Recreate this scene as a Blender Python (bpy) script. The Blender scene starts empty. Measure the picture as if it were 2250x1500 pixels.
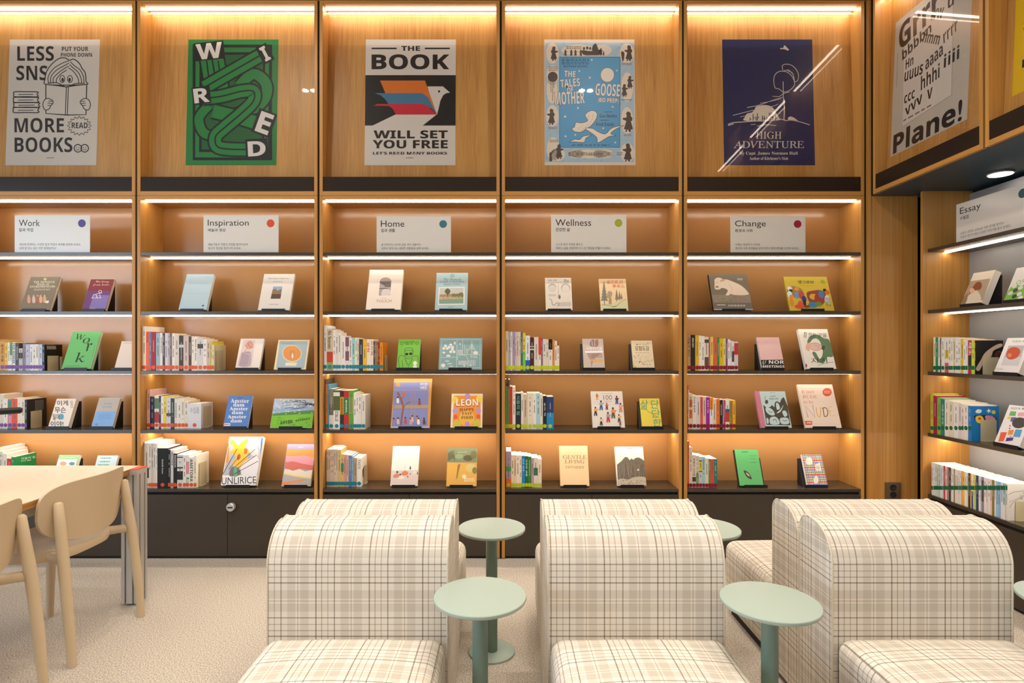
import bpy, bmesh, math, random
from mathutils import Vector, Matrix

# ------------------------------------------------------------------ camera, world, lights
SC = bpy.context.scene
COL = SC.collection
FPX = 1250.0                      # focal length in pixels of the 2250 px wide frame
DIST = 3.6425                     # camera to the front plane of the bookcases
CX, CY = 1112.0, 763.0            # vanishing point of the room's depth
EYE = 1.355

cam = bpy.data.cameras.new('camera')
cam.sensor_width = 36.0
cam.sensor_fit = 'HORIZONTAL'
cam.lens = FPX * 36.0 / 2250.0
cam.shift_x = (1125 - CX) / 2250.0
cam.shift_y = (CY - 750) / 2250.0
cam.clip_start = 0.05
camo = bpy.data.objects.new('camera', cam)
COL.objects.link(camo)
camo.location = (0, -DIST, EYE)
camo.rotation_euler = (math.pi / 2, 0, 0)
SC.camera = camo

world = bpy.data.worlds.new('room_ambient')
SC.world = world
world.use_nodes = True
bg = world.node_tree.nodes['Background']
bg.inputs[0].default_value = (0.92, 0.86, 0.80, 1)
bg.inputs[1].default_value = 0.19

SC.view_settings.view_transform = 'Standard'
SC.view_settings.look = 'None'
SC.view_settings.gamma = 1.0
SC.view_settings.exposure = 0.0
SC.view_settings.use_curve_mapping = False
SC.cycles.max_bounces = 8
SC.cycles.diffuse_bounces = 4
SC.cycles.glossy_bounces = 4
SC.cycles.transparent_max_bounces = 8
SC.cycles.sample_clamp_indirect = 6.0
SC.cycles.caustics_reflective = False
SC.cycles.caustics_refractive = False


def area(name, loc, rot, sx, sy, power, color):
    l = bpy.data.lights.new(name, 'AREA')
    l.shape = 'RECTANGLE'
    l.size, l.size_y = sx, sy
    l.energy = power
    l.color = color
    o = bpy.data.objects.new(name, l)
    COL.objects.link(o)
    o.location = loc
    o.rotation_euler = rot
    return o


WARM = (1.0, 0.90, 0.78)
# added soft fill lights, unseen; near rows spread narrowly, out of the panel reflections
for yy, pw in ((-1.95, 11), (-2.75, 11), (-4.3, 8), (-6.0, 9)):
    for xx in (-3.3, -1.2, 0.6, 2.2):
        o = area('ceiling_fill', (xx, yy, 3.735), (0, 0, 0), 1.2, 0.3, pw, WARM)
        o.data.spread = math.radians(112 if yy > -4 else 170)
# pairs of small downlights in front of the bookcases
for xx in (-1.745, 0.708):
    for dx in (-0.036, 0.036):
        o = area('ceiling_downlight', (xx + dx, -1.17, 3.74), (0, 0, 0), 0.05, 0.05, 9, WARM)
        o.data.shape = 'DISK'
# daylight through the tall window in the left wall, behind the camera
area('window_daylight', (-5.6, -4.4, 1.75), (0, math.radians(-90), 0), 2.6, 4.2, 240, (0.66, 0.82, 1.0))

LED_POWER = 21.0
LED_COLOR = (1.0, 0.89, 0.74)

# ------------------------------------------------------------------ helpers


def lin(h):
    if not isinstance(h, str):
        return h
    r = []
    for i in (0, 2, 4):
        c = int(h[i:i + 2], 16) / 255.0
        r.append(c / 12.92 if c <= 0.04045 else ((c + 0.055) / 1.055) ** 2.4)
    return tuple(r)


def zpx(y, dep=0.0):
    return EYE + (CY - y) * (DIST + dep) / FPX


def xpx(x, dep=0.0):
    return (x - CX) * (DIST + dep) / FPX


class MB:
    """collects faces, each with a colour, a material slot and texture coordinates"""

    def __init__(self):
        self.v, self.f, self.c, self.m, self.u = [], [], [], [], []
        self.anyuv = False

    def face(self, pts, col=(0.8, 0.8, 0.8), mat=0, uv=None):
        n = len(self.v)
        self.v.extend(pts)
        self.f.append(tuple(range(n, n + len(pts))))
        self.c.append(lin(col))
        self.m.append(mat)
        self.u.append(uv)
        if uv:
            self.anyuv = True

    def mesh_faces(self, verts, faces, col=(0.8, 0.8, 0.8), mat=0):
        n = len(self.v)
        self.v.extend(verts)
        col = lin(col)
        for f in faces:
            self.f.append(tuple(i + n for i in f))
            self.c.append(col)
            self.m.append(mat)
            self.u.append(None)

    def box(self, x0, x1, y0, y1, z0, z1, col=(0.8, 0.8, 0.8), mat=0):
        vs = [(x0, y0, z0), (x1, y0, z0), (x1, y1, z0), (x0, y1, z0), (x0, y0, z1), (x1, y0, z1), (x1, y1, z1), (x0, y1, z1)]
        self.mesh_faces(vs, [(0, 3, 2, 1), (4, 5, 6, 7), (0, 1, 5, 4), (1, 2, 6, 5), (2, 3, 7, 6), (3, 0, 4, 7)], col, mat)

    def prism(self, poly, z0, z1, col=(0.8, 0.8, 0.8), mat=0):
        n = len(poly)
        vs = [(p[0], p[1], z0) for p in poly] + [(p[0], p[1], z1) for p in poly]
        fs = [tuple(range(n - 1, -1, -1)), tuple(range(n, 2 * n))] + [(i, (i + 1) % n, n + (i + 1) % n, n + i) for i in range(n)]
        self.mesh_faces(vs, fs, col, mat)

    def prism_x(self, poly, x0, x1, col=(0.8, 0.8, 0.8), mat=0):
        """poly of (y, z) swept along x"""
        n = len(poly)
        vs = [(x0, p[0], p[1]) for p in poly] + [(x1, p[0], p[1]) for p in poly]
        fs = [tuple(range(n)), tuple(range(2 * n - 1, n - 1, -1))] + [(i, n + i, n + (i + 1) % n, (i + 1) % n) for i in range(n)]
        self.mesh_faces(vs, fs, col, mat)

    def lathe(self, prof, seg=48, cx=0, cy=0, col=(0.8, 0.8, 0.8), mat=0):
        """prof: (radius, z) from bottom to top, closed by caps"""
        vs, fs = [], []
        for r, z in prof:
            for k in range(seg):
                a = 2 * math.pi * k / seg
                vs.append((cx + r * math.cos(a), cy + r * math.sin(a), z))
        for i in range(len(prof) - 1):
            for k in range(seg):
                k2 = (k + 1) % seg
                fs.append((i * seg + k, i * seg + k2, (i + 1) * seg + k2, (i + 1) * seg + k))
        fs.append(tuple(range(seg - 1, -1, -1)))
        fs.append(tuple((len(prof) - 1) * seg + k for k in range(seg)))
        self.mesh_faces(vs, fs, col, mat)

    def tube(self, pts, radii, seg=14, col=(0.8, 0.8, 0.8), mat=0, flat=1.0):
        pts = [Vector(p) for p in pts]
        vs, fs = [], []
        for i, p in enumerate(pts):
            d = (pts[min(i + 1, len(pts) - 1)] - pts[max(i - 1, 0)]).normalized()
            a = d.cross(Vector((0, 1, 0)))
            if a.length < 1e-3:
                a = d.cross(Vector((1, 0, 0)))
            a.normalize()
            b = d.cross(a).normalized()
            r = radii[i] if isinstance(radii, (list, tuple)) else radii
            for k in range(seg):
                t = 2 * math.pi * k / seg
                vs.append(tuple(p + a * (r * math.cos(t)) + b * (r * flat * math.sin(t))))
        for i in range(len(pts) - 1):
            for k in range(seg):
                k2 = (k + 1) % seg
                fs.append((i * seg + k, (i + 1) * seg + k, (i + 1) * seg + k2, i * seg + k2))
        fs.append(tuple(range(seg)))
        fs.append(tuple((len(pts) - 1) * seg + k for k in range(seg - 1, -1, -1)))
        self.mesh_faces(vs, fs, col, mat)

    def build(self, name, mats, parent=None, smooth=None, loc=None, rot=None, fix=False, bevel=0):
        me = bpy.data.meshes.new(name)
        me.from_pydata([tuple(p) for p in self.v], [], self.f)
        mats = mats if isinstance(mats, (list, tuple)) else [mats]
        for m in mats:
            me.materials.append(m)
        ca = me.color_attributes.new('Col', 'FLOAT_COLOR', 'CORNER')
        buf = []
        for i, f in enumerate(self.f):
            c = self.c[i]
            buf.extend((c[0], c[1], c[2], 1.0) * len(f))
        ca.data.foreach_set('color', buf)
        me.polygons.foreach_set('material_index', self.m)
        if self.anyuv:
            uvl = me.uv_layers.new(name='UVMap')
            b2 = []
            for i, f in enumerate(self.f):
                for k in range(len(f)):
                    b2.extend(self.u[i][k] if self.u[i] else (0, 0))
            uvl.data.foreach_set('uv', b2)
        if fix or bevel:
            bm = bmesh.new()
            bm.from_mesh(me)
            if fix:
                bmesh.ops.remove_doubles(bm, verts=bm.verts, dist=1e-5)
            if bevel:
                bmesh.ops.bevel(bm, geom=list(bm.edges), offset=bevel, segments=2, profile=0.6, affect='EDGES', clamp_overlap=True)
            bmesh.ops.recalc_face_normals(bm, faces=bm.faces)
            bm.to_mesh(me)
            bm.free()
        me.update()
        if smooth is not None:
            me.polygons.foreach_set('use_smooth', [True] * len(me.polygons))
            try:
                me.set_sharp_from_angle(angle=math.radians(smooth))
            except Exception:
                pass
        o = bpy.data.objects.new(name, me)
        COL.objects.link(o)
        if parent is not None:
            o.parent = parent
        if loc:
            o.location = loc
        if rot:
            o.rotation_euler = rot
        return o


def tag(o, label, cat, group=None):
    o['label'] = label
    o['category'] = cat
    if group:
        o['group'] = group
    return o


def struct(o):
    o['kind'] = 'structure'
    return o


def thing(name, label, cat, loc=(0, 0, 0), rot=(0, 0, 0), group=None):
    o = bpy.data.objects.new(name, None)
    o.empty_display_size = 0.05
    COL.objects.link(o)
    o.location = loc
    o.rotation_euler = rot
    return tag(o, label, cat, group)


def dup(root, loc, rotz=None, label=None):
    r = root.copy()
    COL.objects.link(r)
    r.location = loc
    if rotz is not None:
        r.rotation_euler = (0, 0, rotz)
    if label:
        r['label'] = label
    for ch in list(root.children):
        c = ch.copy()
        COL.objects.link(c)
        c.parent = r
        for g in list(ch.children):
            d = g.copy()
            COL.objects.link(d)
            d.parent = c
    return r


# ------------------------------------------------------------------ materials


def newmat(name):
    m = bpy.data.materials.new(name)
    m.use_nodes = True
    nt = m.node_tree
    return m, nt, nt.nodes['Principled BSDF']


def plain(name, col, rough=0.5, metal=0.0, spec=0.5):
    m, nt, b = newmat(name)
    b.inputs['Base Color'].default_value = (*lin(col), 1)
    b.inputs['Roughness'].default_value = rough
    b.inputs['Metallic'].default_value = metal
    b.inputs['Specular IOR Level'].default_value = spec
    return m


def wood(name, c_dark, c_light, axis, rough=0.42):
    m, nt, b = newmat(name)
    N, L = nt.nodes, nt.links
    tc = N.new('ShaderNodeTexCoord')
    mp = N.new('ShaderNodeMapping')
    s = [95.0, 95.0, 95.0]
    s['xyz'.index(axis)] = 1.4
    mp.inputs['Scale'].default_value = s
    L.new(tc.outputs['Object'], mp.inputs['Vector'])
    n1 = N.new('ShaderNodeTexNoise')
    n1.inputs['Scale'].default_value = 1.0
    n1.inputs['Detail'].default_value = 5
    L.new(mp.outputs[0], n1.inputs['Vector'])
    mp2 = N.new('ShaderNodeMapping')
    s2 = [7.0, 7.0, 7.0]
    s2['xyz'.index(axis)] = 0.35
    mp2.inputs['Scale'].default_value = s2
    L.new(tc.outputs['Object'], mp2.inputs['Vector'])
    n2 = N.new('ShaderNodeTexNoise')
    n2.inputs['Scale'].default_value = 1.0
    n2.inputs['Detail'].default_value = 2
    L.new(mp2.outputs[0], n2.inputs['Vector'])
    mx = N.new('ShaderNodeMix')
    mx.inputs['Factor'].default_value = 0.45
    L.new(n1.outputs[0], mx.inputs['A'])
    L.new(n2.outputs[0], mx.inputs['B'])
    rp = N.new('ShaderNodeValToRGB')
    rp.color_ramp.elements[0].position = 0.36
    rp.color_ramp.elements[0].color = (*lin(c_dark), 1)
    rp.color_ramp.elements[1].position = 0.64
    rp.color_ramp.elements[1].color = (*lin(c_light), 1)
    L.new(mx.outputs[0], rp.inputs[0])
    L.new(rp.outputs[0], b.inputs['Base Color'])
    b.inputs['Roughness'].default_value = rough
    b.inputs['Specular IOR Level'].default_value = 0.4
    return m


def printed(name, rough=0.45):
    m, nt, b = newmat(name)
    at = nt.nodes.new('ShaderNodeAttribute')
    at.attribute_name = 'Col'
    nt.links.new(at.outputs['Color'], b.inputs['Base Color'])
    b.inputs['Roughness'].default_value = rough
    b.inputs['Specular IOR Level'].default_value = 0.35
    return m


def emit(name, col, strength):
    m, nt, b = newmat(name)
    b.inputs['Base Color'].default_value = (0.8, 0.8, 0.8, 1)
    b.inputs['Emission Color'].default_value = (*col, 1)
    b.inputs['Emission Strength'].default_value = strength
    return m


def carpet():
    m, nt, b = newmat('loop_pile_carpet')
    N, L = nt.nodes, nt.links
    tc = N.new('ShaderNodeTexCoord')
    n1 = N.new('ShaderNodeTexNoise')
    n1.inputs['Scale'].default_value = 190
    n1.inputs['Detail'].default_value = 6
    n1.inputs['Roughness'].default_value = 0.75
    L.new(tc.outputs['Object'], n1.inputs['Vector'])
    n2 = N.new('ShaderNodeTexNoise')
    n2.inputs['Scale'].default_value = 2.2
    L.new(tc.outputs['Object'], n2.inputs['Vector'])
    rp = N.new('ShaderNodeValToRGB')
    rp.color_ramp.elements[0].position = 0.40
    rp.color_ramp.elements[0].color = (*lin('877b6c'), 1)
    rp.color_ramp.elements[1].position = 0.60
    rp.color_ramp.elements[1].color = (*lin('e6dccf'), 1)
    L.new(n1.outputs[0], rp.inputs[0])
    bp = N.new('ShaderNodeBump')
    bp.inputs['Strength'].default_value = 0.2
    bp.inputs['Distance'].default_value = 0.002
    L.new(n1.outputs[0], bp.inputs['Height'])
    L.new(bp.outputs[0], b.inputs['Normal'])
    L.new(rp.outputs[0], b.inputs['Base Color'])
    b.inputs['Roughness'].default_value = 0.95
    b.inputs['Specular IOR Level'].default_value = 0.1
    return m


def plaid():
    m, nt, b = newmat('plaid_upholstery')
    N, L = nt.nodes, nt.links
    uv = N.new('ShaderNodeUVMap')
    uv.uv_map = 'UVMap'
    sep = N.new('ShaderNodeSeparateXYZ')
    L.new(uv.outputs[0], sep.inputs[0])
    W = (1, 1, 1)
    DK, TH, BR = (0.47, 0.42, 0.38), (0.66, 0.60, 0.53), (0.72, 0.63, 0.54)
    GB = (0.86, 0.845, 0.825)
    stops = [(0.0, DK), (0.022, W), (0.108, TH), (0.126, W), (0.224, TH), (0.242, W), (0.345, DK), (0.367, W), (0.47, GB), (0.625, W),
             (0.662, BR), (0.677, W), (0.715, GB), (0.875, W)]
    outs = []
    for ax in (0, 1):
        d = N.new('ShaderNodeMath')
        d.operation = 'DIVIDE'
        d.inputs[1].default_value = 0.183
        L.new(sep.outputs[ax], d.inputs[0])
        fr = N.new('ShaderNodeMath')
        fr.operation = 'FRACT'
        L.new(d.outputs[0], fr.inputs[0])
        rp = N.new('ShaderNodeValToRGB')
        cr = rp.color_ramp
        cr.interpolation = 'CONSTANT'
        cr.elements[0].position, cr.elements[0].color = 0.0, (*DK, 1)
        cr.elements[1].position, cr.elements[1].color = 0.022, (1, 1, 1, 1)
        for p, c in stops[2:]:
            e = cr.elements.new(p)
            e.color = (*c, 1)
        L.new(fr.outputs[0], rp.inputs[0])
        outs.append(rp)
    mu = N.new('ShaderNodeMix')
    mu.data_type = 'RGBA'
    mu.blend_type = 'MULTIPLY'
    mu.inputs['Factor'].default_value = 1.0
    L.new(outs[0].outputs[0], mu.inputs['A'])
    L.new(outs[1].outputs[0], mu.inputs['B'])
    # weave: fine thread variation
    wn = N.new('ShaderNodeTexNoise')
    wn.inputs['Scale'].default_value = 420
    wn.inputs['Detail'].default_value = 2
    L.new(uv.outputs[0], wn.inputs['Vector'])
    wr = N.new('ShaderNodeMapRange')
    wr.inputs['From Min'].default_value = 0.3
    wr.inputs['From Max'].default_value = 0.7
    wr.inputs['To Min'].default_value = 0.86
    wr.inputs['To Max'].default_value = 1.06
    L.new(wn.outputs[0], wr.inputs['Value'])
    mb = N.new('ShaderNodeMix')
    mb.data_type = 'RGBA'
    mb.blend_type = 'MULTIPLY'
    mb.inputs['Factor'].default_value = 1.0
    mb.inputs['A'].default_value = (*lin('e6ded2'), 1)
    L.new(mu.outputs['Result'], mb.inputs['B'])
    mc = N.new('ShaderNodeMix')
    mc.data_type = 'RGBA'
    mc.blend_type = 'MULTIPLY'
    mc.inputs['Factor'].default_value = 1.0
    L.new(mb.outputs['Result'], mc.inputs['A'])
    L.new(wr.outputs[0], mc.inputs['B'])
    L.new(mc.outputs['Result'], b.inputs['Base Color'])
    bp = N.new('ShaderNodeBump')
    bp.inputs['Strength'].default_value = 0.15
    bp.inputs['Distance'].default_value = 0.001
    L.new(wn.outputs[0], bp.inputs['Height'])
    L.new(bp.outputs[0], b.inputs['Normal'])
    b.inputs['Roughness'].default_value = 0.9
    b.inputs['Specular IOR Level'].default_value = 0.15
    return m


def acrylic():
    m, nt, b = newmat('clear_acrylic')
    N, L = nt.nodes, nt.links
    N.remove(b)
    fr = N.new('ShaderNodeFresnel')
    fr.inputs['IOR'].default_value = 1.45
    tr = N.new('ShaderNodeBsdfTransparent')
    tr.inputs[0].default_value = (0.97, 0.97, 0.97, 1)
    gl = N.new('ShaderNodeBsdfGlossy')
    gl.inputs['Roughness'].default_value = 0.015
    mx = N.new('ShaderNodeMixShader')
    geo = N.new('ShaderNodeNewGeometry')
    inv = N.new('ShaderNodeMath')
    inv.operation = 'SUBTRACT'
    inv.inputs[0].default_value = 1.0
    L.new(geo.outputs['Backfacing'], inv.inputs[1])
    ml = N.new('ShaderNodeMath')
    ml.operation = 'MULTIPLY'
    L.new(fr.outputs[0], ml.inputs[0])
    L.new(inv.outputs[0], ml.inputs[1])
    L.new(ml.outputs[0], mx.inputs[0])
    L.new(tr.outputs[0], mx.inputs[1])
    L.new(gl.outputs[0], mx.inputs[2])
    L.new(mx.outputs[0], N['Material Output'].inputs[0])
    return m


M = {}
M['oak_v'] = wood('oak_veneer_upright', 'ab7434', 'c7914b', 'z')
M['oak_h'] = wood('oak_veneer_level', 'ab7434', 'c7914b', 'x')
M['brown'] = plain('brown_laminate', 'b2804d', 0.2, 0, 0.45)
M['black'] = plain('dark_lacquer', '41382c', 0.27, 0, 0.55)
M['door'] = plain('dark_cabinet_laminate', '40372d', 0.42, 0, 0.4)
M['band'] = plain('dark_band_laminate', '2c2219', 0.3, 0, 0.2)
M['gapblack'] = plain('shadow_gap_black', '120e0a', 0.7)
M['stand'] = plain('black_steel', '0b0b0b', 0.5)
M['sage'] = plain('sage_green_paint', 'a3b2a6', 0.42)
M['sagepole'] = plain('sage_green_pole_paint', '6f8579', 0.38)
M['plastic'] = plain('beige_plastic', 'ccb695', 0.48)
M['alu'] = plain('brushed_aluminium', 'c9c5be', 0.4, 0.45)
M['tabletop'] = plain('cream_table_laminate', 'dcc3a2', 0.33)
M['ply'] = wood('plywood_edge', '7a4f24', 'c08a4a', 'y', 0.6)
M['orange'] = plain('orange_plastic', 'e0502a', 0.5)
M['carpet'] = carpet()
M['plaid'] = plaid()
M['acrylic'] = acrylic()
M['print'] = printed('printed_card')
M['gloss'] = printed('glossy_print', 0.25)
M['pages'] = plain('book_pages', 'ece2d2', 0.8, 0, 0.2)
M['led'] = emit('led_diffuser', LED_COLOR, LED_POWER)
M['ledlow'] = emit('low_shelf_led_diffuser', LED_COLOR, LED_POWER * 2.7)
M['ledback'] = emit('rear_led_diffuser', LED_COLOR, LED_POWER * 0.5)
M['downlight'] = emit('downlight_diffuser', (1.0, 0.93, 0.85), 14.0)
M['white'] = plain('white_paint', 'b9b2a8', 0.8)
M['navy'] = plain('navy_soffit_paint', '2a4658', 0.4)
M['grey'] = plain('grey_laminate', '8d8a88', 0.35)
M['sign'] = plain('white_sign_board', 'd9d2c8', 0.25)
M['bookend'] = plain('beige_steel', 'c3b592', 0.5)
M['knob'] = plain('satin_chrome', 'dcdcdc', 0.35, 0.45)
M['fabricseam'] = plain('cream_piping', 'd8cbb6', 0.9)
M['glass'] = acrylic()

# ------------------------------------------------------------------ lettering and flat artwork
_txt = {}


def stylize(s, st):
    if st in ('n', 'k'):
        return s
    up, lo, dg = {'b': (0x1D5D4, 0x1D5EE, 0x1D7EC), 's': (0x1D400, 0x1D41A, 0x1D7CE), 'i': (0x1D434, 0x1D44E, None), 'u': (0x1D434, 0x1D44E, None),
                  'c': (0x1D4D0, 0x1D4EA, None)}[st]
    o = ''
    for c in s:
        if 'A' <= c <= 'Z':
            o += chr(up + ord(c) - 65)
        elif 'a' <= c <= 'z':
            o += '\u210e' if (c == 'h' and lo == 0x1D44E) else chr(lo + ord(c) - 97)
        elif c.isdigit() and dg:
            o += chr(dg + int(c))
        else:
            o += c
    return o


def text_mesh(s, st='n'):
    """2D outline mesh of a line of text, scaled to the unit box"""
    key = (s, st)
    if key in _txt:
        return _txt[key]
    heavy = st == 'h'
    cu = bpy.data.curves.new('lettering', 'FONT')
    cu.body = stylize(s, 'b' if heavy else st)
    cu.resolution_u = 3
    if heavy:
        cu.offset = 0.014
    if st == 'k':
        cu.offset = 0.012
    ob = bpy.data.objects.new('lettering', cu)
    me = ob.to_mesh()
    vs = [(v.co.x, v.co.y) for v in me.vertices]
    fs = [tuple(p.vertices) for p in me.polygons]
    ob.to_mesh_clear()
    bpy.data.objects.remove(ob)
    bpy.data.curves.remove(cu)
    if st == 'u':
        vs = [(x - 0.24 * y, y) for x, y in vs]
    if not vs:
        return [], [], 1
    x0, x1 = min(v[0] for v in vs), max(v[0] for v in vs)
    y0, y1 = min(v[1] for v in vs), max(v[1] for v in vs)
    w, h = max(x1 - x0, 1e-4), max(y1 - y0, 1e-4)
    r = ([((x - x0) / w, (y - y0) / h) for x, y in vs], fs, w / h)
    _txt[key] = r
    return r


def smoothpts(p, closed=False, n=5):
    k = len(p)
    out = []
    rng = range(k if closed else k - 1)
    for i in rng:
        g = (lambda j: p[j % k]) if closed else (lambda j: p[max(0, min(k - 1, j))])
        a, b, c, d = g(i - 1), g(i), g(i + 1), g(i + 2)
        for q in range(n):
            t = q / n
            out.append(tuple(0.5 * (2 * b[m] + (c[m] - a[m]) * t + (2 * a[m] - 5 * b[m] + 4 * c[m] - d[m]) * t * t + (3 * b[m] - a[m] - 3 * c[m] + d[m]) * t ** 3) for m in (0, 1)))
    if not closed:
        out.append(p[-1])
    return out


class Art:
    """flat printing on a w x h sheet; positions are given in a quad TL, TR, BR, BL of any units. The sheet lies in local x-z and faces -y."""

    def __init__(self, mb, quad, w, h, y=0.0, step=0.00006):
        self.mb, self.q, self.w, self.h, self.y, self.step = mb, quad, w, h, y, step
        self.k = 0
        ex = math.hypot(quad[1][0] - quad[0][0], quad[1][1] - quad[0][1])
        self.s = w / ex

    def uv(self, x, y):
        (ax, ay), (bx, by), (cx, cy), (dx, dy) = self.q
        u = v = 0.5
        for _ in range(7):
            px = (1 - v) * ((1 - u) * ax + u * bx) + v * ((1 - u) * dx + u * cx)
            py = (1 - v) * ((1 - u) * ay + u * by) + v * ((1 - u) * dy + u * cy)
            ux = (1 - v) * (bx - ax) + v * (cx - dx)
            uy = (1 - v) * (by - ay) + v * (cy - dy)
            vx = (1 - u) * (dx - ax) + u * (cx - bx)
            vy = (1 - u) * (dy - ay) + u * (cy - by)
            det = ux * vy - uy * vx
            ex, ey = x - px, y - py
            if abs(ex) + abs(ey) < 1e-5:
                break
            u += (ex * vy - ey * vx) / det
            v += (ux * ey - uy * ex) / det
        return u, v

    def P(self, x, y):
        u, v = self.uv(x, y)
        u = min(max(u, 0.0), 1.0)
        v = min(max(v, 0.0), 1.0)
        return ((u - 0.5) * self.w, (1 - v) * self.h)

    def put(self, pts, col):
        # counter-clockwise seen from -y
        a = sum(pts[i][0] * pts[(i + 1) % len(pts)][1] - pts[(i + 1) % len(pts)][0] * pts[i][1] for i in range(len(pts)))
        if a < 0:
            pts = pts[::-1]
        yy = self.y - 0.0002 - self.k * self.step
        self.mb.face([(p[0], yy, p[1]) for p in pts], col)

    def stroke(self, pts, wd, col, closed=False):
        pts = [self.P(*p) for p in pts]
        wd = wd * self.s / 2
        n = len(pts)
        L, R = [], []
        for i in range(n):
            if closed:
                a, b = pts[i - 1], pts[(i + 1) % n]
            else:
                a, b = pts[max(i - 1, 0)], pts[min(i + 1, n - 1)]
            dx, dy = b[0] - a[0], b[1] - a[1]
            l = math.hypot(dx, dy) or 1
            nx, ny = -dy / l * wd, dx / l * wd
            L.append((pts[i][0] + nx, pts[i][1] + ny))
            R.append((pts[i][0] - nx, pts[i][1] - ny))
        yy = self.y - 0.0002 - self.k * self.step
        for i in range(n if closed else n - 1):
            j = (i + 1) % n
            self.mb.face([(p[0], yy, p[1]) for p in (L[i], R[i], R[j], L[j])], col)

    def run(self, ops):
        prev = None
        for op in ops:
            t = op[0]
            c_ = op[6] if t in ('t', 'o', 'm') else op[5] if t in ('r', 'e') else op[3] if t in 'lLqQ' else op[2]
            if c_ == prev and self.k:
                self.k -= 1
            prev = c_
            if t == 'r':
                x0, y0, x1, y1, c = op[1:]
                self.put([self.P(x0, y0), self.P(x1, y0), self.P(x1, y1), self.P(x0, y1)], c)
            elif t in ('p', 'P'):
                q = list(zip(op[1][::2], op[1][1::2]))
                if t == 'P':
                    q = smoothpts(q, True, 4)
                self.put([self.P(*p) for p in q], op[2])
            elif t == 'e':
                cx, cy, rx, ry, c = op[1:]
                self.put([self.P(cx + rx * math.cos(k * math.pi / 14), cy + ry * math.sin(k * math.pi / 14)) for k in range(28)], c)
            elif t == 'o':
                cx, cy, rx, ry, wd, c = op[1:]
                self.stroke([(cx + rx * math.cos(k * math.pi / 14), cy + ry * math.sin(k * math.pi / 14)) for k in range(28)], wd, c, True)
            elif t in ('l', 'L', 'q', 'Q'):
                q = list(zip(op[1][::2], op[1][1::2]))
                if t in 'LQ':
                    q = smoothpts(q, t == 'Q', 5)
                self.stroke(q, op[2], op[3], t in 'qQ')
            elif t == 't':
                s, x0, y0, x1, y1, c = op[1:7]
                st = op[7] if len(op) > 7 else 'n'
                ang = math.radians(op[8]) if len(op) > 8 else 0
                vs, fs, ar = text_mesh(s, st)
                cx, cy, ww, hh = (x0 + x1) / 2, (y0 + y1) / 2, x1 - x0, y1 - y0
                pts = []
                ca, sa = math.cos(ang), math.sin(ang)
                for u, v in vs:
                    a, b = (u - 0.5) * ww, (0.5 - v) * hh
                    pts.append(self.P(cx + a * ca - b * sa, cy + a * sa + b * ca))
                yy = self.y - 0.0002 - self.k * self.step
                self.mb.mesh_faces([(p[0], yy, p[1]) for p in pts], fs, c)
            elif t == 'm':      # rows of small illegible marks: x0,y0,x1,y1,rows,col
                x0, y0, x1, y1, rows, c = op[1:]
                rr = random.Random(int(x0 * 7 + y0))
                for k in range(rows):
                    yy0 = y0 + (y1 - y0) * (k + 0.2) / rows
                    yy1 = y0 + (y1 - y0) * (k + 0.75) / rows
                    x = x0
                    while x < x1 - 2:
                        ww = min(rr.uniform(0.05, 0.16) * (x1 - x0) + 2, x1 - x)
                        self.put([self.P(x, yy0), self.P(x + ww, yy0), self.P(x + ww, yy1), self.P(x, yy1)], c)
                        x += ww + 0.035 * (x1 - x0) + 1
            self.k += 1


def color_name(h):
    r, g, b = [int(h[i:i + 2], 16) / 255 for i in (0, 2, 4)]
    mx, mn = max(r, g, b), min(r, g, b)
    s = 0 if mx == 0 else (mx - mn) / mx
    if mx < 0.22:
        return 'black'
    if s < 0.09:
        return 'white' if mx > 0.84 else 'light grey' if mx > 0.6 else 'dark grey'
    if mx == r:
        hu = ((g - b) / (mx - mn)) % 6
    elif mx == g:
        hu = (b - r) / (mx - mn) + 2
    else:
        hu = (r - g) / (mx - mn) + 4
    hu *= 60
    if s < 0.2 and mx > 0.8:
        return 'off-white' if 15 < hu < 75 else 'pale grey'
    if mx < 0.45 and (hu < 45 or hu > 320):
        return 'dark brown' if hu < 45 else 'dark plum'
    if s < 0.42 and 10 < hu < 60:
        return 'cream' if mx > 0.84 else 'beige' if mx > 0.65 else 'brown'
    pre = 'dark ' if mx < 0.5 else 'pale ' if s < 0.35 else ''
    if hu < 14 or hu > 345:
        return pre + ('pink' if s < 0.4 else 'red')
    if hu < 40:
        return pre + ('orange' if mx > 0.7 else 'brown')
    if hu < 66:
        return pre + 'yellow'
    if hu < 165:
        return pre + 'green'
    if hu < 195:
        return pre + 'teal'
    if hu < 245:
        return pre + 'blue'
    if hu < 300:
        return pre + 'purple'
    return pre + ('pink' if s < 0.5 else 'magenta')


ORD = ('first second third fourth fifth sixth seventh eighth ninth tenth eleventh twelfth thirteenth fourteenth fifteenth sixteenth seventeenth '
       'eighteenth nineteenth twentieth twenty-first twenty-second twenty-third twenty-fourth twenty-fifth twenty-sixth twenty-seventh '
       'twenty-eighth twenty-ninth thirtieth thirty-first thirty-second thirty-third thirty-fourth thirty-fifth thirty-sixth thirty-seventh '
       'thirty-eighth thirty-ninth fortieth forty-first forty-second').split()

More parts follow.
